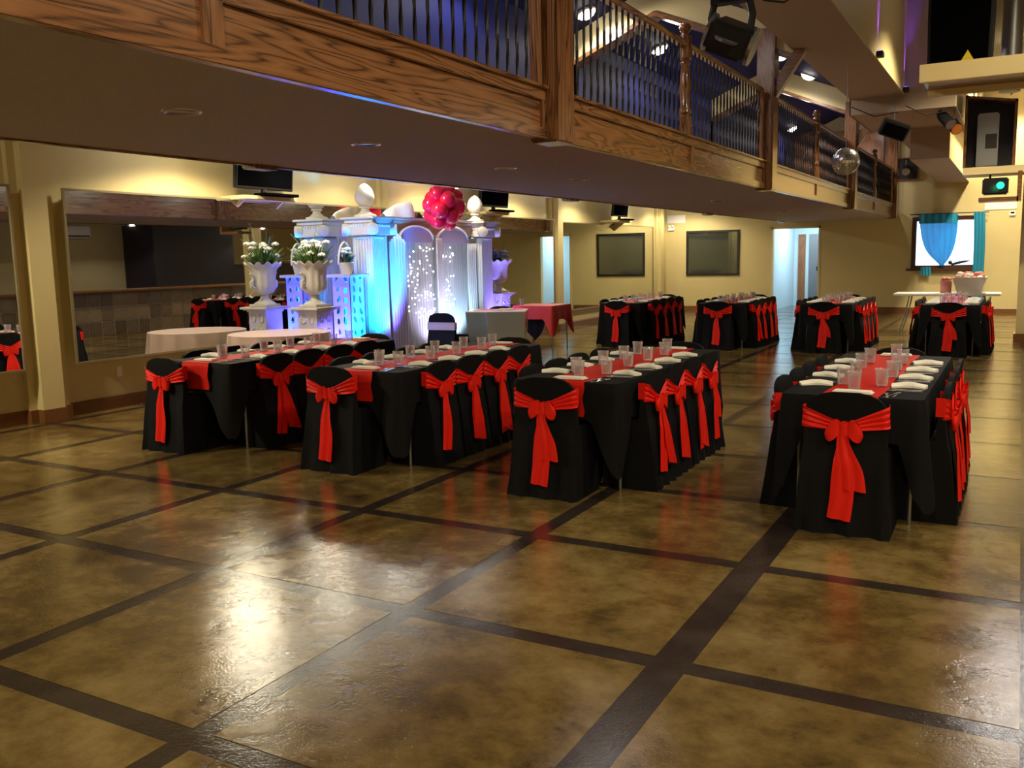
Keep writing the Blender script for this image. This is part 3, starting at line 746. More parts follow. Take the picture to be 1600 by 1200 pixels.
def table(cx, y0, idx, row, end_dx=0, far_dx=0, rot=0):
    T = '%s table from mirrors, %s row' % (ordn(idx), row)
    hl = TL/2
    rt = Matrix.Rotation(rot, 4, 'Z'); base = Vector((cx, y0+hl, 0))
    def W(x, y, z=0): p = base + rt @ Vector((x, y, z)); return (p.x, p.y, p.z)
    t = thing('banquet_table', 'long folding banquet table under black cloth, '+T, 'table', W(0, 0), rot, 'banquet tables')
    MB().box(-TW+.01, TW-.01, -hl+.01, hl-.01, TH-.042, TH-.004).build('table_top', 'white_gloss', t, bevel=.01)
    for s in (-1, 1):
        MB().tube([(-.31, s*(hl-.200), .0), (-.31, s*(hl-.200), TH-.04)], .012, 8).build('leg', 'grey_metal', t, smooth=50)
        MB().tube([(.31, s*(hl-.200), .0), (.31, s*(hl-.200), TH-.04)], .012, 8).build('leg', 'grey_metal', t, smooth=50)
        MB().tube([(-.31, s*(hl-.200), .62), (.31, s*(hl-.200), .62)], .010, 8).build('leg_brace', 'grey_metal', t, smooth=50)
    tag(inst('tablecloth', cloth_mesh(idx*3+(7 if row == 'window' else 0), TW, TL, TH, .25, .67, ext={(1, -1): (.18, min(.30, TW-.257-end_dx)), (-1, -1): (.18, min(.30, TW-.257+end_dx)), (1, 1): (.18, TW-.257-far_dx), (-1, 1): (.18, TW-.257+far_dx)}), None, W(0, 0), rot), 'black tablecloth draped on '+T, 'tablecloth', 'black tablecloths')
    tag(inst('table_runner', run_me, None, W(0, 0), rot), 'red satin runner along '+T, 'table runner', 'red runners')
    q = 0
    def place(lx, ly, a, seat):
        # a: direction from diner into the table
        nonlocal q; q += 1
        c_, s_ = math.cos(a), math.sin(a)
        def L(dx, dy):  # dx to diner's right, dy into table
            return W(lx+dx*s_+dy*c_, ly-dx*c_+dy*s_, TH+.0015)
        ra = a-PI/2+rot
        jit = random.Random(idx*100+q+(50 if row == 'window' else 0))
        end = 'end' in seat
        if end: n_ = inst('napkin', nap2, None, L(0, .10), ra+jit.uniform(-.05, .05))
        else: n_ = inst('napkin', napM, None, L(.03, .10), ra+PI/2+jit.uniform(-.35, .35))
        if end: n_.location.z += .006
        tag(n_, 'folded white napkin at '+seat+' of '+T, 'napkin', 'white napkins')
        c_o = inst('tumbler', cupM, None, L(-.02 if end else jit.uniform(-.06, .03), .30+jit.uniform(-.03, .03) if end else .255+jit.uniform(-.02, .02)), jit.uniform(0, 6))
        c_o.location.z += .006
        tag(c_o, 'clear plastic tumbler at '+seat+' of '+T, 'cup', 'clear tumblers')
        for k_, kind in enumerate(('fork', 'knife', 'spoon')):
            dx = (-.085, -.110, -.135)[k_] if not end else (.17, .195, .22)[k_]
            o = inst(kind, cutM[kind], None, L(dx+jit.uniform(-.01, .01), .12+jit.uniform(-.02, .02)), ra+jit.uniform(-.35, .35))
            tag(o, 'clear plastic '+kind+' at '+seat+' of '+T, kind, 'plastic cutlery')
    sy_ = [.432, .842, 1.252, 1.662]
    for i, yy in enumerate(sy_):
        ly = -hl+yy
        jx = random.Random(idx*31+i+(9 if row == 'window' else 0))
        # bar side (+x): back towards +x
        x, y, _ = W(TW+.078+jx.uniform(0, .016), ly+jx.uniform(-.002, .002)); chair(x, y, PI/2+rot+jx.uniform(-.008, .008), 'red-bowed black chair, %s on bar side, %s' % (ordn(i), T))
        place(TW-.015, ly, PI, '%s bar-side seat' % ordn(i))
        x, y, _ = W(-TW-.078-jx.uniform(0, .024), ly+jx.uniform(-.002, .002)); chair(x, y, -PI/2+rot+jx.uniform(-.008, .008), 'red-bowed black chair, %s on mirror side, %s' % (ordn(i), T))
        place(-TW+.015, ly, 0, '%s mirror-side seat' % ordn(i))
    x, y, _ = W(end_dx, -hl-.145); chair(x, y, rot, 'red-bowed black chair at the end away from window, '+T, kind='end', tails=idx in (2, 3))
    place(0, -hl+.0, PI/2, 'end seat away from window')
    x, y, _ = W(far_dx, hl+.145); chair(x, y, PI+rot, 'red-bowed black chair at the window end, '+T, kind='end')
    place(0, hl-.0, -PI/2, 'window-end seat')
for i, (cx, dx) in enumerate(((-5.98, -.24), (-4.29, -.15), (-2.58, -.07), (-.80, .0))): table(cx, 5.32, i, 'urn', dx, 0)
for i, cx in enumerate((-6.0, -4.25, -2.6, -.87)): table(cx, 14.62, i, 'window', 0, 0)

# pink tulle favours on the last far table
t = thing('favor_bundle', 'pink tulle favour bundle on the far table near the white planter', 'favor', (-.87, 15.257, TH+.008))
MB().grid(lambda u, v: (.30*(u-.5)*(1+.2*math.sin(v*9)), .20*(v-.5), .085*math.sin(PI*u)*math.sin(PI*v)*(1+.5*math.sin(u*17+v*9))), 22, 12).build('tulle', 'tulle', t, smooth=60)
for k in range(5): MB().ball((-.1+.05*k, .03*math.sin(k*2), .06), .035, 8, 6).build('sweet_bag', 'pink_box', t, smooth=60)

# ------------------------------------------------------------------ folding table, planter
t = thing('folding_table', 'bare white folding table in front of the bright window', 'table', (-1.18, 18.9, 0))
MB().box(-.90, .90, -.36, .36, .69, .735).build('table_top', 'white_gloss', t, bevel=.012)
for s in (-1, 1):
    MB().tube([(s*.62, -.28, .69), (s*.68, -.28, .35), (s*.78, -.30, .0)], .012, 8).build('leg', 'grey_metal', t); MB().tube([(s*.62, .28, .69), (s*.68, .28, .35), (s*.78, .30, .0)], .012, 8).build('leg', 'grey_metal', t)
    MB().tube([(s*.66, -.28, .45), (s*.66, .28, .45)], .010, 6).build('leg_brace', 'grey_metal', t)
t = thing('planter', 'tall white square planter of pink flowers on the white folding table', 'planter', (-.80, 18.85, .735))
pv = MB()
pv.add([(-.20, -.20, 0), (.20, -.20, 0), (.20, .20, 0), (-.20, .20, 0), (-.28, -.28, .29), (.28, -.28, .29), (.28, .28, .29), (-.28, .28, .29), (-.25, -.25, .29), (.25, -.25, .29), (.25, .25, .29), (-.25, .25, .29), (-.24, -.24, .25), (.24, -.24, .25), (.24, .24, .25), (-.24, .24, .25)],
       [(3, 2, 1, 0)]+[(a+i, a+(i+1) % 4, a+4+(i+1) % 4, a+4+i) for a in (0, 4, 8) for i in range(4)]+[(12, 13, 14, 15)])
pv.build('planter_box', 'white_gloss', t)
for k in range(20):
    a = k*2.4; r = .21*math.sqrt((k+.5)/20)
    MB().ball((r*math.cos(a)*1.15, r*math.sin(a), .31+.04*math.sin(k*1.7)), .055, 8, 6, (1, 1, .8)).build('flower', 'blossom_pink' if k % 3 else 'blossom', t, smooth=60)
t = thing('pink_canister', 'pink round canister with flowers beside the white planter', 'canister', (-1.20, 18.85, .735))
MB().lathe([(.0, 0), (.09, 0), (.095, .01), (.10, .22), (.092, .225), (.0, .225)], 20).build('canister_body', 'pink_box', t, smooth=40)
for k in range(5): MB().ball((.05*math.cos(k*1.3), .05*math.sin(k*1.3), .25), .045, 8, 6).build('flower', 'blossom_pink', t, smooth=60)

# ------------------------------------------------------------------ pink satin round table
RT, RR, RH = (-7.80, 8.22), .60, .715
t = thing('round_table', 'round table under pink satin cloth beside the large mirror', 'table', (*RT, 0))
MB().lathe([(0, RH-.035), (RR-.012, RH-.035), (RR-.004, RH-.02), (RR-.012, RH-.004), (0, RH-.004)], 40).build('table_top', 'white_gloss', t, smooth=50)
MB().lathe([(.20, 0), (.20, .02), (.05, .05), (.04, RH-.036)], 16).build('pedestal', 'grey_metal', t, smooth=50)
def skirt(u, v):
    a = 2*PI*u; f_ = .035*v*math.sin(a*13)+.015*v*math.sin(a*29+1)
    r = RR+.004+.05*v+f_; return (r*math.cos(a), r*math.sin(a), RH-(RH-.03)*v)
mb = MB().grid(skirt, 208, 9)
n_ = 208; mb.add([((RR+.004)*math.cos(2*PI*k/n_), (RR+.004)*math.sin(2*PI*k/n_), RH) for k in range(n_)], [tuple(range(n_))])
tag(mb.build('tablecloth', 'pink_satin', None, (*RT, 0), smooth=50), 'pale pink satin cloth falling in pleats over the round table', 'tablecloth')

# ------------------------------------------------------------------ stage decor: pillars
PX = -8.06
def pillar(y, lbl, zt=2.16, w_=.17):
    t = thing('decor_pillar', lbl, 'pillar', (PX, y, 0), 0, 'white fluted pillars')
    MB().box(-.26, .26, -.26, .26, 0, .10).box(-.22, .22, -.22, .22, .10, .16).build('pillar_base', 'white_plaster', t, bevel=.015)
    # fluted square shaft
    poly = []
    nf = 7
    for q in range(4):
        a = q*PI/2
        for k in range(nf*4):
            u = k/(nf*4); s = -w_+2*w_*u
            d = w_-.016*max(0, math.sin(u*nf*2*PI))
            x, y_ = s, -d
            poly.append((x*math.cos(a)-y_*math.sin(a), x*math.sin(a)+y_*math.cos(a)))
    MB().prism(poly, 2, .16, zt-.27).build('pillar_shaft', 'white_plaster', t)
    cap = MB()
    cap.lathe([(.19, zt-.30), (.215, zt-.285), (.19, zt-.27)], 20)
    cap.box(-.235, .235, -.235, .235, zt-.25, zt-.085)
    cap.box(-.25, .25, -.25, .25, zt-.085, zt-.03).box(-.29, .29, -.29, .29, zt-.03, zt)
    cap.build('capital', 'white_plaster', t, bevel=.008)
    for sx in (-1, 1):
        for sy2 in (-1, 1):
            v = MB(); cx_, cy2, cz = sx*.232, sy2*.232, zt-.168
            v.lathe([(.0, -.06), (.035, -.058), (.078, -.05), (.085, -.03), (.085, .03), (.078, .05), (.035, .058), (.0, .06)], 18)
            o = v.build('volute', 'white_plaster', t, (cx_, cy2, cz), smooth=40); o.rotation_euler = (PI/2, 0, PI/4*(1 if sx*sy2 < 0 else -1))
    for k in range(7):
        MB().ball((.237, -.15+.05*k, zt-.115), .02, 8, 6, (.7, 1, 1.2)).build('egg_relief', 'white_plaster', t, smooth=60)
        MB().ball((-.15+.05*k, -.237, zt-.115), .02, 8, 6, (1, .7, 1.2)).build('egg_relief', 'white_plaster', t, smooth=60)
    return t
pillar(10.40, 'white fluted pillar beside the pierced lantern pedestal')
pillar(13.36, 'white fluted pillar beside the balloons and end urn')
def finial(y, lbl, zt=2.16, s=1.0):
    t = thing('finial', lbl, 'finial', (PX, y, zt), 0, 'pineapple finials')
    MB().lathe([(.15*s, 0), (.15*s, .03), (.10*s, .045), (.06*s, .08*s), (.05*s, .11*s), (.08*s, .125*s), (.07*s, .14*s)], 20).build('finial_base', 'white_plaster', t, smooth=40)
    MB().lathe([(.06*s, .14*s), (.105*s, .18*s), (.13*s, .24*s), (.125*s, .30*s), (.095*s, .37*s), (.05*s, .42*s), (.0, .445*s)], 24, wob=lambda r, z, a: r*(1+.05*math.sin(a*8+z*60))).build('finial_body', 'white_plaster', t, smooth=60)
finial(10.32, 'white pineapple finial on the pillar by the lantern pedestal', 2.16, 1.05)
finial(13.28, 'white pineapple finial on the pillar by the balloons', 2.16, 1.0)
# entablature and arched boards
t = thing('backdrop_beam', 'taupe moulded beam spanning the two white pillars', 'beam', (PX-.04, 11.88, 1.93))
MB().box(-.05, .05, -1.29, 1.29, .0, .16).build('beam_face', 'taupe', t)
MB().prism([(-.06, .16), (.06, .16), (.085, .19), (.085, .21), (.10, .225), (.10, .245), (-.06, .245)], 1, -1.29, 1.29).build('cornice', 'taupe', t)
def arch_board(y0, w_, z0, rise, lbl):
    t = thing('arch_board', lbl, 'arch', (PX+.04, y0, z0), 0, 'lavender arch boards')
    pts = [(-w_, -.05)]+[(-w_*math.cos(PI*k/16), rise*math.sin(PI*k/16)) for k in range(17)]+[(w_, -.05)]
    MB().prism(pts, 0, -.02, .02).build('arch_panel', 'lavender_board', t)
    MB().tube([(.025, -w_*math.cos(PI*k/16), rise*math.sin(PI*k/16)) for k in range(17)], .014, 6).build('arch_edge', 'white_plaster', t)
arch_board(11.46, .44, 1.86, .20, 'lavender arch board over the fairy-light curtain')
arch_board(12.48, .44, 1.86, .20, 'lavender arch board below the red balloons')
def curtain(y0, y1, z0, z1, lbl, m='white_drape', amp=.03, nf=9, x=PX+.05, peak=0):
    def fn(u, v):
        y = y0+(y1-y0)*u; zt = z1+peak*(1-abs(2*u-1))
        return (x+amp*math.sin(u*nf*2*PI)*(.6+.4*(1-v)), y+.01*math.sin(v*6), z0+(zt-z0)*v)
    o = MB().grid(fn, nf*10, 10).build('backdrop_curtain', m, smooth=60)
    return tag(o, lbl, 'curtain', 'backdrop curtains')
curtain(10.72, 11.12, .02, 1.82, 'tall white pleated curtain beside the cyan-lit pillar', nf=6, x=PX+.10, peak=.12)
curtain(11.12, 11.95, .02, 1.84, 'sheer white curtain hung with fairy lights', 'white_sheer', nf=12, x=PX+.0)
curtain(11.92, 12.10, .02, 1.88, 'narrow white curtain strip between the two arch boards', nf=4, x=PX+.110)
curtain(12.10, 12.95, .02, 1.84, 'sheer white curtain below the red balloons', 'white_sheer', nf=12, x=PX+.0)
curtain(12.88, 13.16, .02, 1.80, 'white pleated curtain beside the end pillar', nf=5, x=PX+.08)
curtain(10.7, 13.2, .02, 1.95, 'plain white lining curtain behind the sheers', nf=24, x=PX-.12, amp=.02)
# fairy lights
rl = random.Random(3); mb = MB(); wr = MB()
for k in range(9):
    y = 11.18+k*.085; wr.tube([(PX+.06, y, 1.82), (PX+.07, y+.01, .5)], .0015, 3)
    for j in range(rl.randint(5, 9)): mb.ball((PX+.075, y+rl.uniform(-.02, .02), rl.uniform(.65, 1.75)), .011, 6, 4)
for k in range(5):
    y = 12.15+k*.07; wr.tube([(PX+.06, y, 1.80), (PX+.07, y, .7)], .0015, 3)
    for j in range(rl.randint(4, 7)): mb.ball((PX+.075, y+rl.uniform(-.02, .02), rl.uniform(.8, 1.75)), .011, 6, 4)
t = thing('fairy_light_string', 'strings of tiny white fairy lights over the sheer curtains', 'string lights', (0, 0, 0))
wr.build('wire', 'white_gloss', t); b_ = mb.build('bulbs', 'fairy', t); b_['kind'] = 'stuff'
# white bow drape on top of beam
t = thing('white_swag', 'white fabric swag spread on the beam beside the balloons', 'swag', (PX+.02, 11.10, 2.17))
MB().grid(lambda u, v: (.10*(v-.5)+.02*math.sin(u*9), -.40+.72*u, .01+(.05+.30*u**.8*(1-.35*u))*math.sin(PI*v)*(1 if u < .98 else .8)), 24, 10).build('swag_fabric', 'white_drape', t, smooth=60)
# balloons
t = thing('balloon_cluster', 'cluster of red balloons tied over the backdrop beam', 'balloons', (-7.70, 11.78, 2.34))
MB().tube([(-.30, 0, -.10), (-.10, 0, -.12), (0, 0, 0)], .006, 6).build('tie_ribbon', 'balloon', t)
rb = random.Random(5); bl = MB().lathe([(.0, -.155), (.018, -.150), (.01, -.14), (.05, -.115), (.10, -.06), (.128, .01), (.12, .07), (.085, .12), (.04, .142), (.0, .146)], 20).mesh('balloon', 'balloon', smooth=60)
dirs = []
for k in range(17):
    z = 1-2*(k+.5)/17; a = k*2.399; r = math.sqrt(1-z*z); dirs.append(Vector((r*math.cos(a), r*math.sin(a), z)))
for d in dirs:
    o = inst('balloon', bl, t, d*.215*Vector((1, 1.05, 1)).length/1.75*1.0); o.location = (d.x*.17, d.y*.24, d.z*.23)
    o.rotation_mode = 'QUATERNION'; o.rotation_quaternion = d.to_track_quat('Z', 'Y'); s = rb.uniform(.92, 1.08); o.scale = (s, s, s)

# urns
def urn(x, y, lbl, zp=.97, sc=1.0, rim=1.55):
    p = thing('urn_pedestal', lbl[0], 'pedestal', (x, y, 0), 0, 'carved urn pedestals')
    MB().box(-.24, .24, -.24, .24, 0, .06).box(-.20, .20, -.20, .20, .06, .12).build('plinth', 'white_plaster', p, bevel=.012)
    MB().box(-.155, .155, -.155, .155, .12, zp-.07).build('shaft', 'white_plaster', p)
    for sx in (-1, 1):
        for (fx, fy) in ((1, 0), (0, -1)):
            mb = MB()
            for r_ in range(4):
                zc = .22+r_*.2
                for k in range(10):
                    a = 2*PI*k/10
                    u = sx*.07+.04*math.cos(a); w2 = zc+.055*math.sin(a)
                    mb.ball((.16, u, w2) if fx else (u, -.16, w2), .014, 6, 4)
            o = mb.build('scroll_relief', 'white_plaster', p, smooth=60)
    MB().box(-.175, .175, -.175, .175, zp-.07, zp-.045).box(-.24, .24, -.24, .24, zp-.03, zp).box(-.21, .21, -.21, .21, zp-.045, zp-.03).build('cap_plate', 'white_plaster', p, bevel=.006)
    t = thing('garden_urn', lbl[1], 'urn', (x, y, zp), 0, 'white garden urns')
    h = rim-zp
    MB().box(-.15, .15, -.15, .15, 0, .035).build('urn_foot', 'white_plaster', t, bevel=.008)
    MB().lathe([(.15, .035), (.13, .055), (.075, .085), (.055, .12), (.06, .14), (.05, .155), (.085, .18)], 28).build('urn_stem', 'white_plaster', t, smooth=45)
    def wob(r, z, a): return r*(1+.035*math.cos(a*12)*(1 if z > .2 else .3)), z+(.022*math.cos(a*12) if z > h-.05 else 0)
    MB().lathe([(.06, .165), (.12, .19), (.155, .235), (.165, .29), (.16, h-.20), (.175, h-.10), (.215, h-.035), (.25, h-.012), (.255, h), (.23, h), (.20, h-.04), (.0, h-.05)], 72, wob=wob).build('urn_bowl', 'white_plaster', t, smooth=50)
    for s in (-1, 1):
        MB().tube([(0, s*.16, .25), (0, s*.225, .27), (0, s*.235, .33), (0, s*.19, .36), (0, s*.20, .42), (0, s*.245, .45)], [.022, .028, .026, .02, .022, .014], 8).build('urn_handle', 'white_plaster', t, smooth=60)
    return t
def blades(mb, n, r0, r1, h0, h1, rnd, w_=.02):
    for k in range(n):
        a = rnd.uniform(0, 2*PI); rr = rnd.uniform(r0, r1); h = rnd.uniform(h0, h1); lean = rnd.uniform(.2, 1.0)
        c_, s_ = math.cos(a), math.sin(a); px, py = -s_, c_; ww = w_*rnd.uniform(.6, 1.4)
        pts = []
        for j in range(4):
            t_ = j/3; r = rr*(.25+.75*t_*lean); z = h*(t_-.35*lean*t_*t_); wj = ww*(.5, 1, .8, .05)[j]
            pts += [(r*c_+px*wj, r*s_+py*wj, z), (r*c_-px*wj, r*s_-py*wj, z+.003)]
        mb.add(pts, [(0, 1, 3, 2), (2, 3, 5, 4), (4, 5, 7, 6)])
def bouquet(x, y, z, lbl, seed, flower='blossom', leafm='leaf', n=90, blue=True, sc=1.0):
    rnd = random.Random(seed)
    t = thing('flower_arrangement', lbl, 'flowers', (x, y, z), 0, 'urn flower arrangements')
    mb = MB(); blades(mb, n, .10*sc, .32*sc, .08*sc, .32*sc, rnd, .011); o = mb.build('foliage', leafm, t); o['kind'] = 'stuff'
    mb = MB(); blades(mb, n//2, .05*sc, .22*sc, .10*sc, .26*sc, rnd, .016); o = mb.build('foliage', 'leaf_dark', t); o['kind'] = 'stuff'
    for k in range(20):
        a = rnd.uniform(0, 6.28); r = rnd.uniform(.02, .21)*sc; zz = rnd.uniform(.12, .27)*sc; mb = MB()
        c0 = (r*math.cos(a), r*math.sin(a), zz)
        for j in range(14):
            b = j*2.4; q = .045*math.sqrt(j/14); mb.ball((c0[0]+q*math.cos(b), c0[1]+q*math.sin(b), c0[2]+.02-(q*q)*12), .016, 6, 4)
        mb.build('blossom', flower, t, smooth=60)
    mb = MB()
    for k in range(9):
        a = rnd.uniform(0, 6.28); r = rnd.uniform(.1, .25)*sc; h = rnd.uniform(.3, .52)*sc
        mb.tube([(0, 0, 0), (r*.4*math.cos(a), r*.4*math.sin(a), h*.5), (r*math.cos(a+.2), r*math.sin(a+.2), h)], [.004, .003, .0015], 5)
    mb.build('twigs', 'twig_blue' if blue else 'leaf_dark', t)
    return t
urn(-8.06, 9.18, ('carved white pedestal beside the pink round table', 'white handled garden urn nearest the pink round table'))
bouquet(-8.06, 9.18, 1.49, 'white flowers and greenery in the urn by the pink table', 11, n=300, sc=1.2)
urn(-8.03, 13.95, ('carved white pedestal behind the red-clothed table', 'white handled garden urn behind the red-clothed table'), zp=.95, rim=1.51)
bouquet(-8.03, 13.95, 1.45, 'blue and white flowers in the urn behind the red-clothed table', 23, 'blossom_blue', 'leaf_dark', 50, False, .8)
# pierced lantern pedestal, lit from inside
LX, LY, LZ = -8.08, 9.90, 1.38
t = thing('lantern_pedestal', 'pierced pedestal glowing cyan from inside, holding the flower basket', 'pedestal', (LX, LY, 0))
hw = .155
rl = random.Random(12)
def pierced(nu, nv, holes, thick, W_, H_):
    # grid wall with elliptical holes removed
    v = []; f = []
    for i in range(nu+1):
        for j in range(nv+1): v.append((-W_+2*W_*i/nu, 0, H_*j/nv))
    for i in range(nu):
        for j in range(nv):
            x = -W_+2*W_*(i+.5)/nu; z = H_*(j+.5)/nv
            if any(((x-hx)*math.cos(ha)+(z-hz)*math.sin(ha))**2/ra**2+(-(x-hx)*math.sin(ha)+(z-hz)*math.cos(ha))**2/rb_**2 < 1 for hx, hz, ra, rb_, ha in holes): continue
            f.append((i*(nv+1)+j, (i+1)*(nv+1)+j, (i+1)*(nv+1)+j+1, i*(nv+1)+j+1))
    return v, f
for q in range(4):
    holes = []
    for r_ in range(9):
        for s in (-1, 1):
            holes.append((s*rl.uniform(.05, .085), .10+r_*.145+rl.uniform(-.02, .02), rl.uniform(.020, .036), rl.uniform(.032, .056), rl.uniform(-.7, .7)))
    v, f = pierced(34, 150, holes, .008, hw, LZ-.10)
    mb = MB().add(v, f); o = mb.build('pierced_panel', 'lavender_board', t, solid=.008)
    a = q*PI/2; o.location = (hw*math.sin(a), -hw*math.cos(a), .06); o.rotation_euler = (0, 0, a)
MB().box(-.19, .19, -.19, .19, 0, .06).build('plinth', 'white_plaster', t, bevel=.01)
MB().box(-.215, .215, -.215, .215, LZ-.04, LZ).build('top_plate', 'white_plaster', t, bevel=.008)
MB().tube([(0, 0, .08), (0, 0, LZ-.10)], .06, 12).build('lamp_tube', 'cyan_glow', t)
# flower basket on it
t = thing('flower_basket', 'white potted flower basket with hoop handle on the lantern pedestal', 'basket', (LX, LY-.02, LZ))
MB().lathe([(0, 0), (.07, 0), (.075, .01), (.105, .15), (.11, .16), (.098, .16), (.0, .14)], 24).build('pot', 'white_gloss', t, smooth=40)
MB().tube([(0, .14*math.cos(PI*k/14)-.02, .13+.30*math.sin(PI*k/14)) for k in range(15)], .014, 8).build('hoop_handle', 'white_plaster', t, smooth=60)
mb = MB(); blades(mb, 60, .08, .2, .10, .22, rl); 
o = mb.build('foliage', 'leaf_dark', t, (0, 0, .13)); o['kind'] = 'stuff'
for k in range(7):
    mb = MB(); c0 = (rl.uniform(-.06, .06), rl.uniform(-.10, .06), rl.uniform(.24, .36))
    for j in range(10): b = j*2.4; q = .04*math.sqrt(j/10); mb.ball((c0[0]+q*math.cos(b), c0[1]+q*math.sin(b), c0[2]-(q*q)*9), .016, 6, 4)
    mb.build('blossom', 'blossom', t, smooth=60)
# uplight fixtures on the floor
def uplight(x, y, aim, col, power, lbl, angle=85, lensm='violet_lens', z=.0):
    t = thing('stage_uplight', lbl, 'stage light', (x, y, z), 0, 'floor uplights')
    d = (Vector(aim)-Vector((x, y, z+.12))).normalized()
    MB().tube([Vector((0, 0, .13))-d*.09, Vector((0, 0, .13))-d*.02, Vector((0, 0, .13))+d*.075], [.045, .07, .072], 14).build('lamp_can', 'black_plastic', t, smooth=50)
    MB().tube([Vector((0, 0, .13))+d*.075, Vector((0, 0, .13))+d*.077], .066, 14).build('lens', lensm, t)
    MB().tube([(0, -.09, .13), (0, -.09, .01), (0, .09, .01), (0, .09, .13)], .008, 6).build('yoke', 'black_plastic', t)
    p = Vector((0, 0, .13))+d*.10
    L = lamp('SPOT', p, power, col, t, size=.05, angle=angle, blend=.8); L.rotation_euler = d.to_track_quat('-Z', 'Y').to_euler()
uplight(-7.00, 10.05, (-8.06, 10.38, 1.35), (.0, .36, 1.0), P_STAGE*3.2, 'floor uplight washing the pillar by the lantern pedestal cyan', 62, 'cyan_glow')
uplight(-7.45, 10.75, (-8.06, 10.5, 1.5), (.14, .10, 1.0), P_STAGE*1.3, 'floor uplight washing the pillar and tall curtain violet', 70)
uplight(-7.46, 11.75, (-8.1, 11.85, .9), (.62, .62, 1.0), P_STAGE*.62, 'white floor uplight under the fairy-light curtain', 95, 'lens_on')
uplight(-7.66, 12.42, (-8.1, 12.6, .9), (.42, .70, 1.0), P_STAGE*.55, 'pale blue floor uplight under the balloon arch', 95, 'cyan_glow')
uplight(-7.55, 13.4, (-8.03, 13.75, 1.2), (.25, .2, 1.0), P_STAGE*.8, 'violet floor uplight aimed at the end urn', 90)
uplight(-8.32, 9.50, (-8.1, 9.6, 1.4), (.09, .09, 1.0), P_STAGE*1.8, 'blue floor uplight by the mirror behind the urn pedestal', 110)

uplight(-7.74, 9.66, (-8.06, 10.23, 1.45), (.0, .36, 1.0), P_STAGE*2.0, 'cyan floor uplight between the urn pedestal and lantern pedestal', 70, 'cyan_glow')
uplight(-7.36, 8.98, (-8.06, 9.20, .55), (.14, .12, 1.0), P_STAGE*1.4, 'violet floor uplight aimed at the urn pedestal', 50)
uplight(-7.20, 9.35, (-8.06, 9.9, 1.3), (.12, .09, 1.0), P_STAGE*.6, 'deep blue floor uplight facing the lantern pedestal', 60)
# ------------------------------------------------------------------ gift table with red cloth, mirrored cake table, plain chairs
t = thing('gift_table', 'folding table under red cloth at the end of the stage', 'table', (-7.27, 14.15, 0))
MB().box(-.38, .38, -.36, .36, .69, .73).build('table_top', 'white_gloss', t, bevel=.01)
for sx in (-1, 1):
    for s2 in (-1, 1): MB().tube([(sx*.33, s2*.28, .69), (sx*.34, s2*.29, 0)], .012, 8).build('leg', 'grey_metal', t)
o = inst('tablecloth', cloth_mesh(91, .39, .74, .733, .24, .56, 'red_cloth', amp=.014), None, (-7.27, 14.15, 0)); tag(o, 'red tablecloth on the gift table behind the mirrored stand', 'tablecloth')
tag(MB().grid(lambda u, v: (-7.24+(u-.5)*(.56-.26*v), 13.825-.012*math.sin(u*14)*v-.01*v, .69-v*(.56-.16*abs(2*u-1))), 24, 8).build('underlay_cloth', 'black_cloth', solid=.004, smooth=60), 'black underlay cloth hanging below the red tablecloth', 'cloth')
tag(MB().lathe([(0, 0), (.03, 0), (.04, .12), (.037, .12), (.028, .006), (0, .006)], 14).build('tumbler', 'clear_plastic', None, (-7.56, 13.95, .735), smooth=40), 'clear tumbler standing on the red gift table', 'cup')
t = thing('mirrored_stand', 'trapezoid stand with pale mirrored panels and red top cloth', 'table', (-6.92, 12.05, 0), .30)
tz = .755
out = [(-.46, -.30), (.46, -.30), (.40, .26), (-.40, .26)]
def pan(p, q, m_):
    mb = MB(); P0 = Vector((p[0], p[1], 0)); Q0 = Vector((q[0], q[1], 0)); k_ = .86
    mb.add([(P0.x*k_, P0.y*k_, .0), (Q0.x*k_, Q0.y*k_, .0), (Q0.x, Q0.y, tz), (P0.x, P0.y, tz)], [(0, 1, 2, 3)]); mb.build('side_panel', m_, t, solid=.012)
mid = (-.12, -.34)
pan(out[0], mid, 'frosted'); pan(mid, out[1], 'frosted'); pan(out[1], out[2], 'frosted'); pan(out[2], out[3], 'frosted'); pan(out[3], out[0], 'frosted')
MB().prism([out[0], mid, out[1], out[2], out[3]], 2, tz, tz+.015).build('top_board', 'white_gloss', t)
MB().grid(lambda u, v: (-.36+.76*u, -.22+.42*v, tz+.018+.004*math.sin(u*12+v*7)), 16, 8).build('top_cloth', 'red_cloth', t, solid=.003, smooth=50)
tag(inst('napkin', nap2, None, (-6.80, 12.05, tz+.024), .5), 'white napkin on the red cloth of the mirrored stand', 'napkin')
def plain_chair(x, y, rz, lbl):
    t = thing('stage_chair', lbl, 'chair', (x, y, 0), rz, 'stage chairs')
    o = inst('chair_cover', covers['stage'][1], t)
    MB().grid(lambda u, v: ((-1+2*u)*(back_w(.5+.12*v)+.008), back_y(.52+.11*v)-.010, .54+.11*v), 14, 3).build('band', 'lavender_band', t, solid=.003)
    for s in (-1, 1): MB().grid(lambda u, v: (s*(back_w(.6)+.008), back_y(.6)-.01+.065*u, .54+.11*v), 2, 3).build('band_side', 'lavender_band', t, solid=.003)
plain_chair(-7.28, 10.98, .05, 'black covered chair with lavender band before the lit curtain')
plain_chair(-7.30, 12.75, .3, 'black covered chair with lavender band behind the mirrored stand')

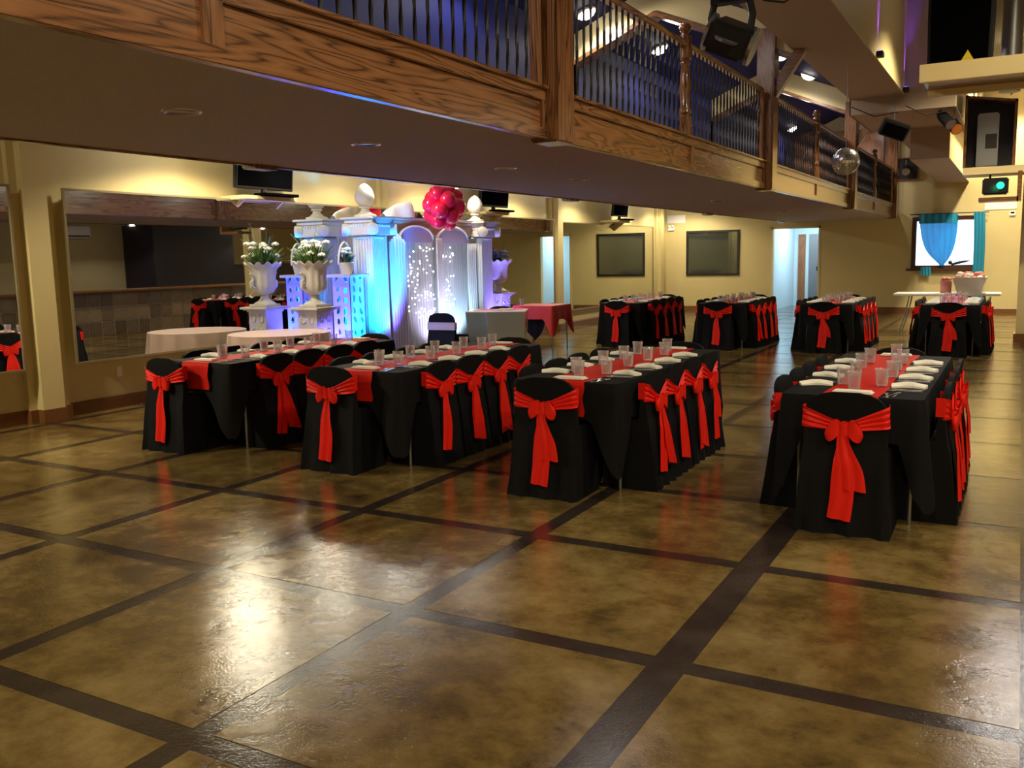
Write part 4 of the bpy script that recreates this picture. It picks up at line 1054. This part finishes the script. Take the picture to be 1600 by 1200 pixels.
# ------------------------------------------------------------------ wall televisions
def tv(y, lbl, w_=1.0, h=.52, x=XL+.30, z=2.38, turn=0, spk=False):
    t = thing('wall_shelf', lbl[1], 'shelf', (XL, y, z))
    MB().box(0, .42, -.46, .46, -.05, 0).build('shelf_board', 'cream_trim', t, bevel=.006)
    for s in (-1, 1): MB().prism([(0, -.05), (.30, -.05), (0, -.26)], 1, s*.34-.015, s*.34+.015).build('bracket', 'cream_trim', t)
    t = thing('television', lbl[0], 'television', (x, y, z), turn, 'wall televisions')
    MB().lathe([(.0, 0), (.17, 0), (.17, .012), (.04, .03), (.035, .09)], 20).build('stand', 'black_plastic', t, smooth=40)
    c = MB().box(-.04, .02, -w_/2, w_/2, .085, .085+h).build('cabinet', 'black_plastic', t, bevel=.01); c.rotation_euler = (0, .10, 0)
    MB().box(.0205, .0225, -w_/2+.03, w_/2-.03, .12, .085+h-.03).build('screen', 'screen', c)
    MB().box(.0, .2, -.3, .3, .0, .035).build('player_box', 'screen', t, loc=(.02, .1, -.0), bevel=.004)
tv(8.70, ('black flat television on shelf above the large mirror by the pilaster', 'cream wall shelf under the television over the large mirror'), turn=.0)
tv(14.45, ('black flat television on shelf behind the finial and end urn', 'cream wall shelf under the television behind the end urn'))
tv(20.4, ('black flat television on shelf near the far corner vent', 'cream wall shelf under the television near the far corner'), w_=.9)

# ------------------------------------------------------------------ stage lights and sound gear overhead
t = thing('moving_head_light', 'black and silver moving-head lamp hung under the soffit', 'stage light', (-2.14, 7.60, 3.69))
MB().tube([(0, 0, -.02), (0, 0, .172)], .025, 8).build('drop_pipe', 'black_plastic', t)
MB().box(-.10, .10, -.10, .10, -.12, 0).build('base', 'black_plastic', t, bevel=.01)
MB().tube([(-.14, 0, -.12), (-.17, 0, -.24), (-.15, 0, -.40)], .03, 8).build('yoke', 'black_plastic', t); MB().tube([(.14, 0, -.12), (.17, 0, -.24), (.15, 0, -.40)], .03, 8).build('yoke', 'black_plastic', t)
MB().box(-.16, .16, -.05, .05, -.14, -.09).build('yoke_bridge', 'black_plastic', t)
hd = MB().box(-.17, .17, -.22, .22, -.12, .13).build('lamp_housing', 'black_plastic', t, (0, 0, -.42), bevel=.03); hd.rotation_euler = (.30, .42, .2)
for s in (-1, 1):
    MB().prism([(.18*math.cos(a), .15*math.sin(a)) for a in [2*PI*k/20 for k in range(20)]], 0, s*.172, s*.20).build('side_disc', 'grey_metal', hd)
MB().lathe([(.0, 0), (.09, 0), (.10, .02), (.0, .02)], 18, (0, -.225, 0)).build('lens_cover', 'grey_metal', hd)
tag(MB().tube([(-2.05, 7.60, 3.66), (-1.90, 7.7, 3.56), (-1.78, 7.85, 3.56), (-1.72, 8.2, 3.72), (-1.74, 8.6, 3.848)], .009, 6).build('power_cable', 'black_plastic', smooth=60), 'black power cable looping from the moving-head lamp', 'cable')
t = thing('mirror_ball', 'silver mirror ball hanging before the balcony railing', 'mirror ball', (-1.94, 12.0, 2.64))
bm_ = MB(); R0 = .165
for j in range(14):
    a0 = PI*j/14; nq = max(4, int(28*math.sin(a0+PI/28)))
    for i in range(nq):
        t0, t1 = 2*PI*i/nq+.01, 2*PI*(i+1)/nq-.01; b0, b1 = a0+.008, a0+PI/14-.008
        vs = [(R0*math.sin(b)*math.cos(q), R0*math.sin(b)*math.sin(q), R0*math.cos(b)) for b, q in ((b0, t0), (b1, t0), (b1, t1), (b0, t1))]
        bm_.add(vs, [(0, 1, 2, 3)])
o = bm_.build('mirror_facets', 'silver', t, recalc=False); o['kind'] = 'stuff'
MB().ball((0, 0, 0), R0*.985, 24, 16).build('core', 'grey_metal', t, smooth=60)
MB().tube([(0, 0, R0-.01), (0, 0, 3.86-2.64)], .004, 6).build('hanging_chain', 'grey_metal', t)
# platform with speaker
pf = thing('equipment_platform', 'pale wooden equipment platform carrying the big black speaker', 'platform', (-.18, 9.45, 3.0))
MB().box(-.68, .9, -.45, -.40, 0, .155).build('front_beam', 'pale_beam', pf, bevel=.004); MB().box(-.68, .9, -.40, .45, .06, .10).build('deck', 'oak_cross', pf); MB().box(-.68, .9, .40, .45, 0, .155).build('rear_beam', 'pale_beam', pf)
for x in (-.5, .7): MB().tube([(x, .3, .10), (x, .3, ZH-3.0)], .012, 8).build('hanger_rod', 'grey_metal', pf)
t = thing('loudspeaker', 'large round-shouldered black loudspeaker on the overhead platform', 'speaker', (-.56, 9.35, 3.102))
pts = [(-.25, 0), (.25, 0), (.26, .45)]+[(.26*math.cos(a), .62+.30*math.sin(a)) for a in [PI*k/14 for k in range(15)]]+[(-.26, .45)]
MB().prism(pts, 1, -.22, .25).build('cabinet', 'black_plastic', t, bevel=.01); MB().prism([(x*.9, z*.96+.02) for x, z in pts], 1, -.235, -.221).build('grille', 'screen', t)
o = MB().prism([(-.055, .0), (.055, .0), (.0, .095)], 1, -.245, -.237).build('warning_triangle', 'yellow_sign', t, (.07, 0, .06))
tag(MB().tube([(-.17, 10.02, 3.0), (-.17, 10.02, ZH)], .09, 16).build('duct_pipe', 'grey_metal', smooth=50), 'upright grey duct pipe beside the big overhead speaker', 'pipe')
# far right rack with speaker
t = thing('speaker_rack', 'dark open rack on a cream ledge beside the hall column', 'rack', (-.50, 16.45, 2.68))
MB().box(-.36, .50, -.30, .35, 0, .115).build('ledge', 'pale_beam', t, bevel=.004)
MB().box(-.35, .34, .25, .30, .115, 1.18).build('back_board', 'bar_dark', t); MB().box(-.37, -.33, -.25, .30, .115, 1.22).build('rack_side', 'oak_post', t); MB().box(.31, .35, -.25, .30, .115, 1.10).build('rack_side', 'oak_post', t)
MB().prism([(-.37, 1.18), (.35, 1.06), (.35, 1.10), (-.37, 1.22)], 1, -.25, .30).build('rack_top', 'oak_cross', t)
t = thing('loudspeaker', 'tall grey loudspeaker standing in the dark rack', 'speaker', (-.54, 16.38, 2.795))
MB().box(-.15, .15, -.15, .18, 0, .82).build('cabinet', 'grey_metal', t, bevel=.02); MB().box(-.03, .13, -.16, -.149, .28, .50).build('horn', 'dark_frame', t, bevel=.01)
t = thing('stage_lamp', 'black stage lamp with green lit lens below the speaker rack', 'stage light', (-.38, 16.3, 2.37))
MB().box(-.20, .16, -.15, .15, 0, .25).build('lamp_body', 'black_plastic', t, bevel=.02); MB().lathe([(0, 0), (.055, 0), (.05, -.015), (0, -.02)], 18).build('lens', 'green_lens', t, (.05, -.155, .13)).rotation_euler = (-PI/2, 0, 0)
MB().tube([(-.1, 0, .25), (-.1, 0, .32)], .015, 6).build('hanger', 'black_plastic', t)
lamp('SPOT', (.05, -.25, .13), 6, (.05, 1, .4), t, size=.05, angle=40).rotation_euler = (PI/2-.3, 0, .55)
tag(MB().box(-.62, -.08, 16.05, 16.5, 2.26, 2.32).box(-.10, -.04, 16.05, 16.5, 2.26, 2.70).build('lamp_shelf', 'oak_cross'), 'small brown bracket shelf beneath the green-lit stage lamp', 'shelf')
def par(x, y, z, aim, lbl, gel=None, sc=1.0, top=.5, box=False):
    t = thing('stage_lamp', lbl, 'stage light', (x, y, z), 0, 'overhead stage lamps'); d = Vector(aim).normalized()
    if box:
        o = MB().box(-.20, .20, -.06, .06, -.12, .12).build('lamp_body', 'black_plastic', t, bevel=.015); o.rotation_euler = (.5, .35, .4)
        MB().box(-.17, .17, -.07, -.061, -.09, .09).build('lamp_face', 'screen', o)
    else:
        MB().tube([-d*.20*sc, -d*.10*sc, d*.04*sc, d*.16*sc], [.05*sc, .085*sc, .09*sc, .10*sc], 14).build('lamp_can', 'black_plastic', t, smooth=50)
        MB().tube([d*.158*sc, d*.162*sc], .09*sc, 14).build('lens', gel or 'lens_off', t)
    MB().tube([(0, 0, .05), (0, 0, top)], .012, 6).build('hanger', 'grey_metal', t)
par(-1.75, 15.0, 3.33, (-.4, -.6, -.7), 'flat black flood lamp hung below the brown soffit', box=True, top=.535)
par(-1.08, 15.35, 3.46, (.5, -.5, -.6), 'black can lamp with silver clamp under the soffit end', top=.17, sc=.9)
par(-.98, 15.6, 3.40, (.3, -.7, -.5), 'black can lamp with orange gel beside the soffit end', gel='orange_gel', top=.23, sc=.9)
par(-2.52, 24.15, 3.46, (.1, -.8, -.4), 'black lamp inside the dark niche on the back wall', top=.22, sc=1.0)
for i, (p, q) in enumerate((((-1.6, 15.0, 3.66), (-1.05, 15.1, 3.55)), ((-2.35, 14.9, 3.70), (-1.7, 15.0, 3.58)), ((-.25, 16.2, 3.85), (.1, 15.0, 4.3)))):
    mid = tuple((a+b)/2-(.10 if k == 2 else 0) for k, (a, b) in enumerate(zip(p, q)))
    tag(MB().tube([p, mid, q], .008, 6).build('lamp_cable', 'black_plastic', smooth=60), ['black cable drooping between the two soffit lamps', 'black cable running to the flat flood lamp', 'black cable rising from the speaker rack'][i], 'cable')

for i, (y, z) in enumerate(((12.2, 3.90), (15.05, 3.90))):
    t = thing('violet_led_bar', 'small violet LED bar on the cream soffit face, %s along' % ordn(i), 'stage light', (-1.60, y, z), 0, 'soffit LED bars')
    MB().box(-.045, .03, -.08, .08, -.03, .03).build('housing', 'black_plastic', t, bevel=.006)
    MB().box(-.03, .02, -.07, .07, .03, .033).build('lens', 'violet_lens', t)
    lamp('SPOT', (.02, 0, .06), 70, (.22, .05, 1.0), t, size=.02, aim=(-.05, 0, 1.2), angle=30, blend=.6)
t = thing('stage_lamp', 'lit black can lamp hanging under the pale platform', 'stage light', (.12, 9.1, 2.80))
MB().tube([(0, .06, .12), (0, .03, .06), (0, -.03, -.06), (0, -.05, -.10)], [.05, .085, .09, .10], 14).build('lamp_can', 'black_plastic', t, smooth=50)
MB().tube([(0, -.049, -.099), (0, -.051, -.103)], .09, 14).build('lens', 'lens_on', t)
MB().tube([(0, .05, .10), (0, .05, .27)], .012, 6).build('hanger', 'grey_metal', t)
lamp('SPOT', (0, -.06, -.13), 36, WHITE, t, size=.09, aim=(0, -3, -2.6), angle=110, blend=.6)
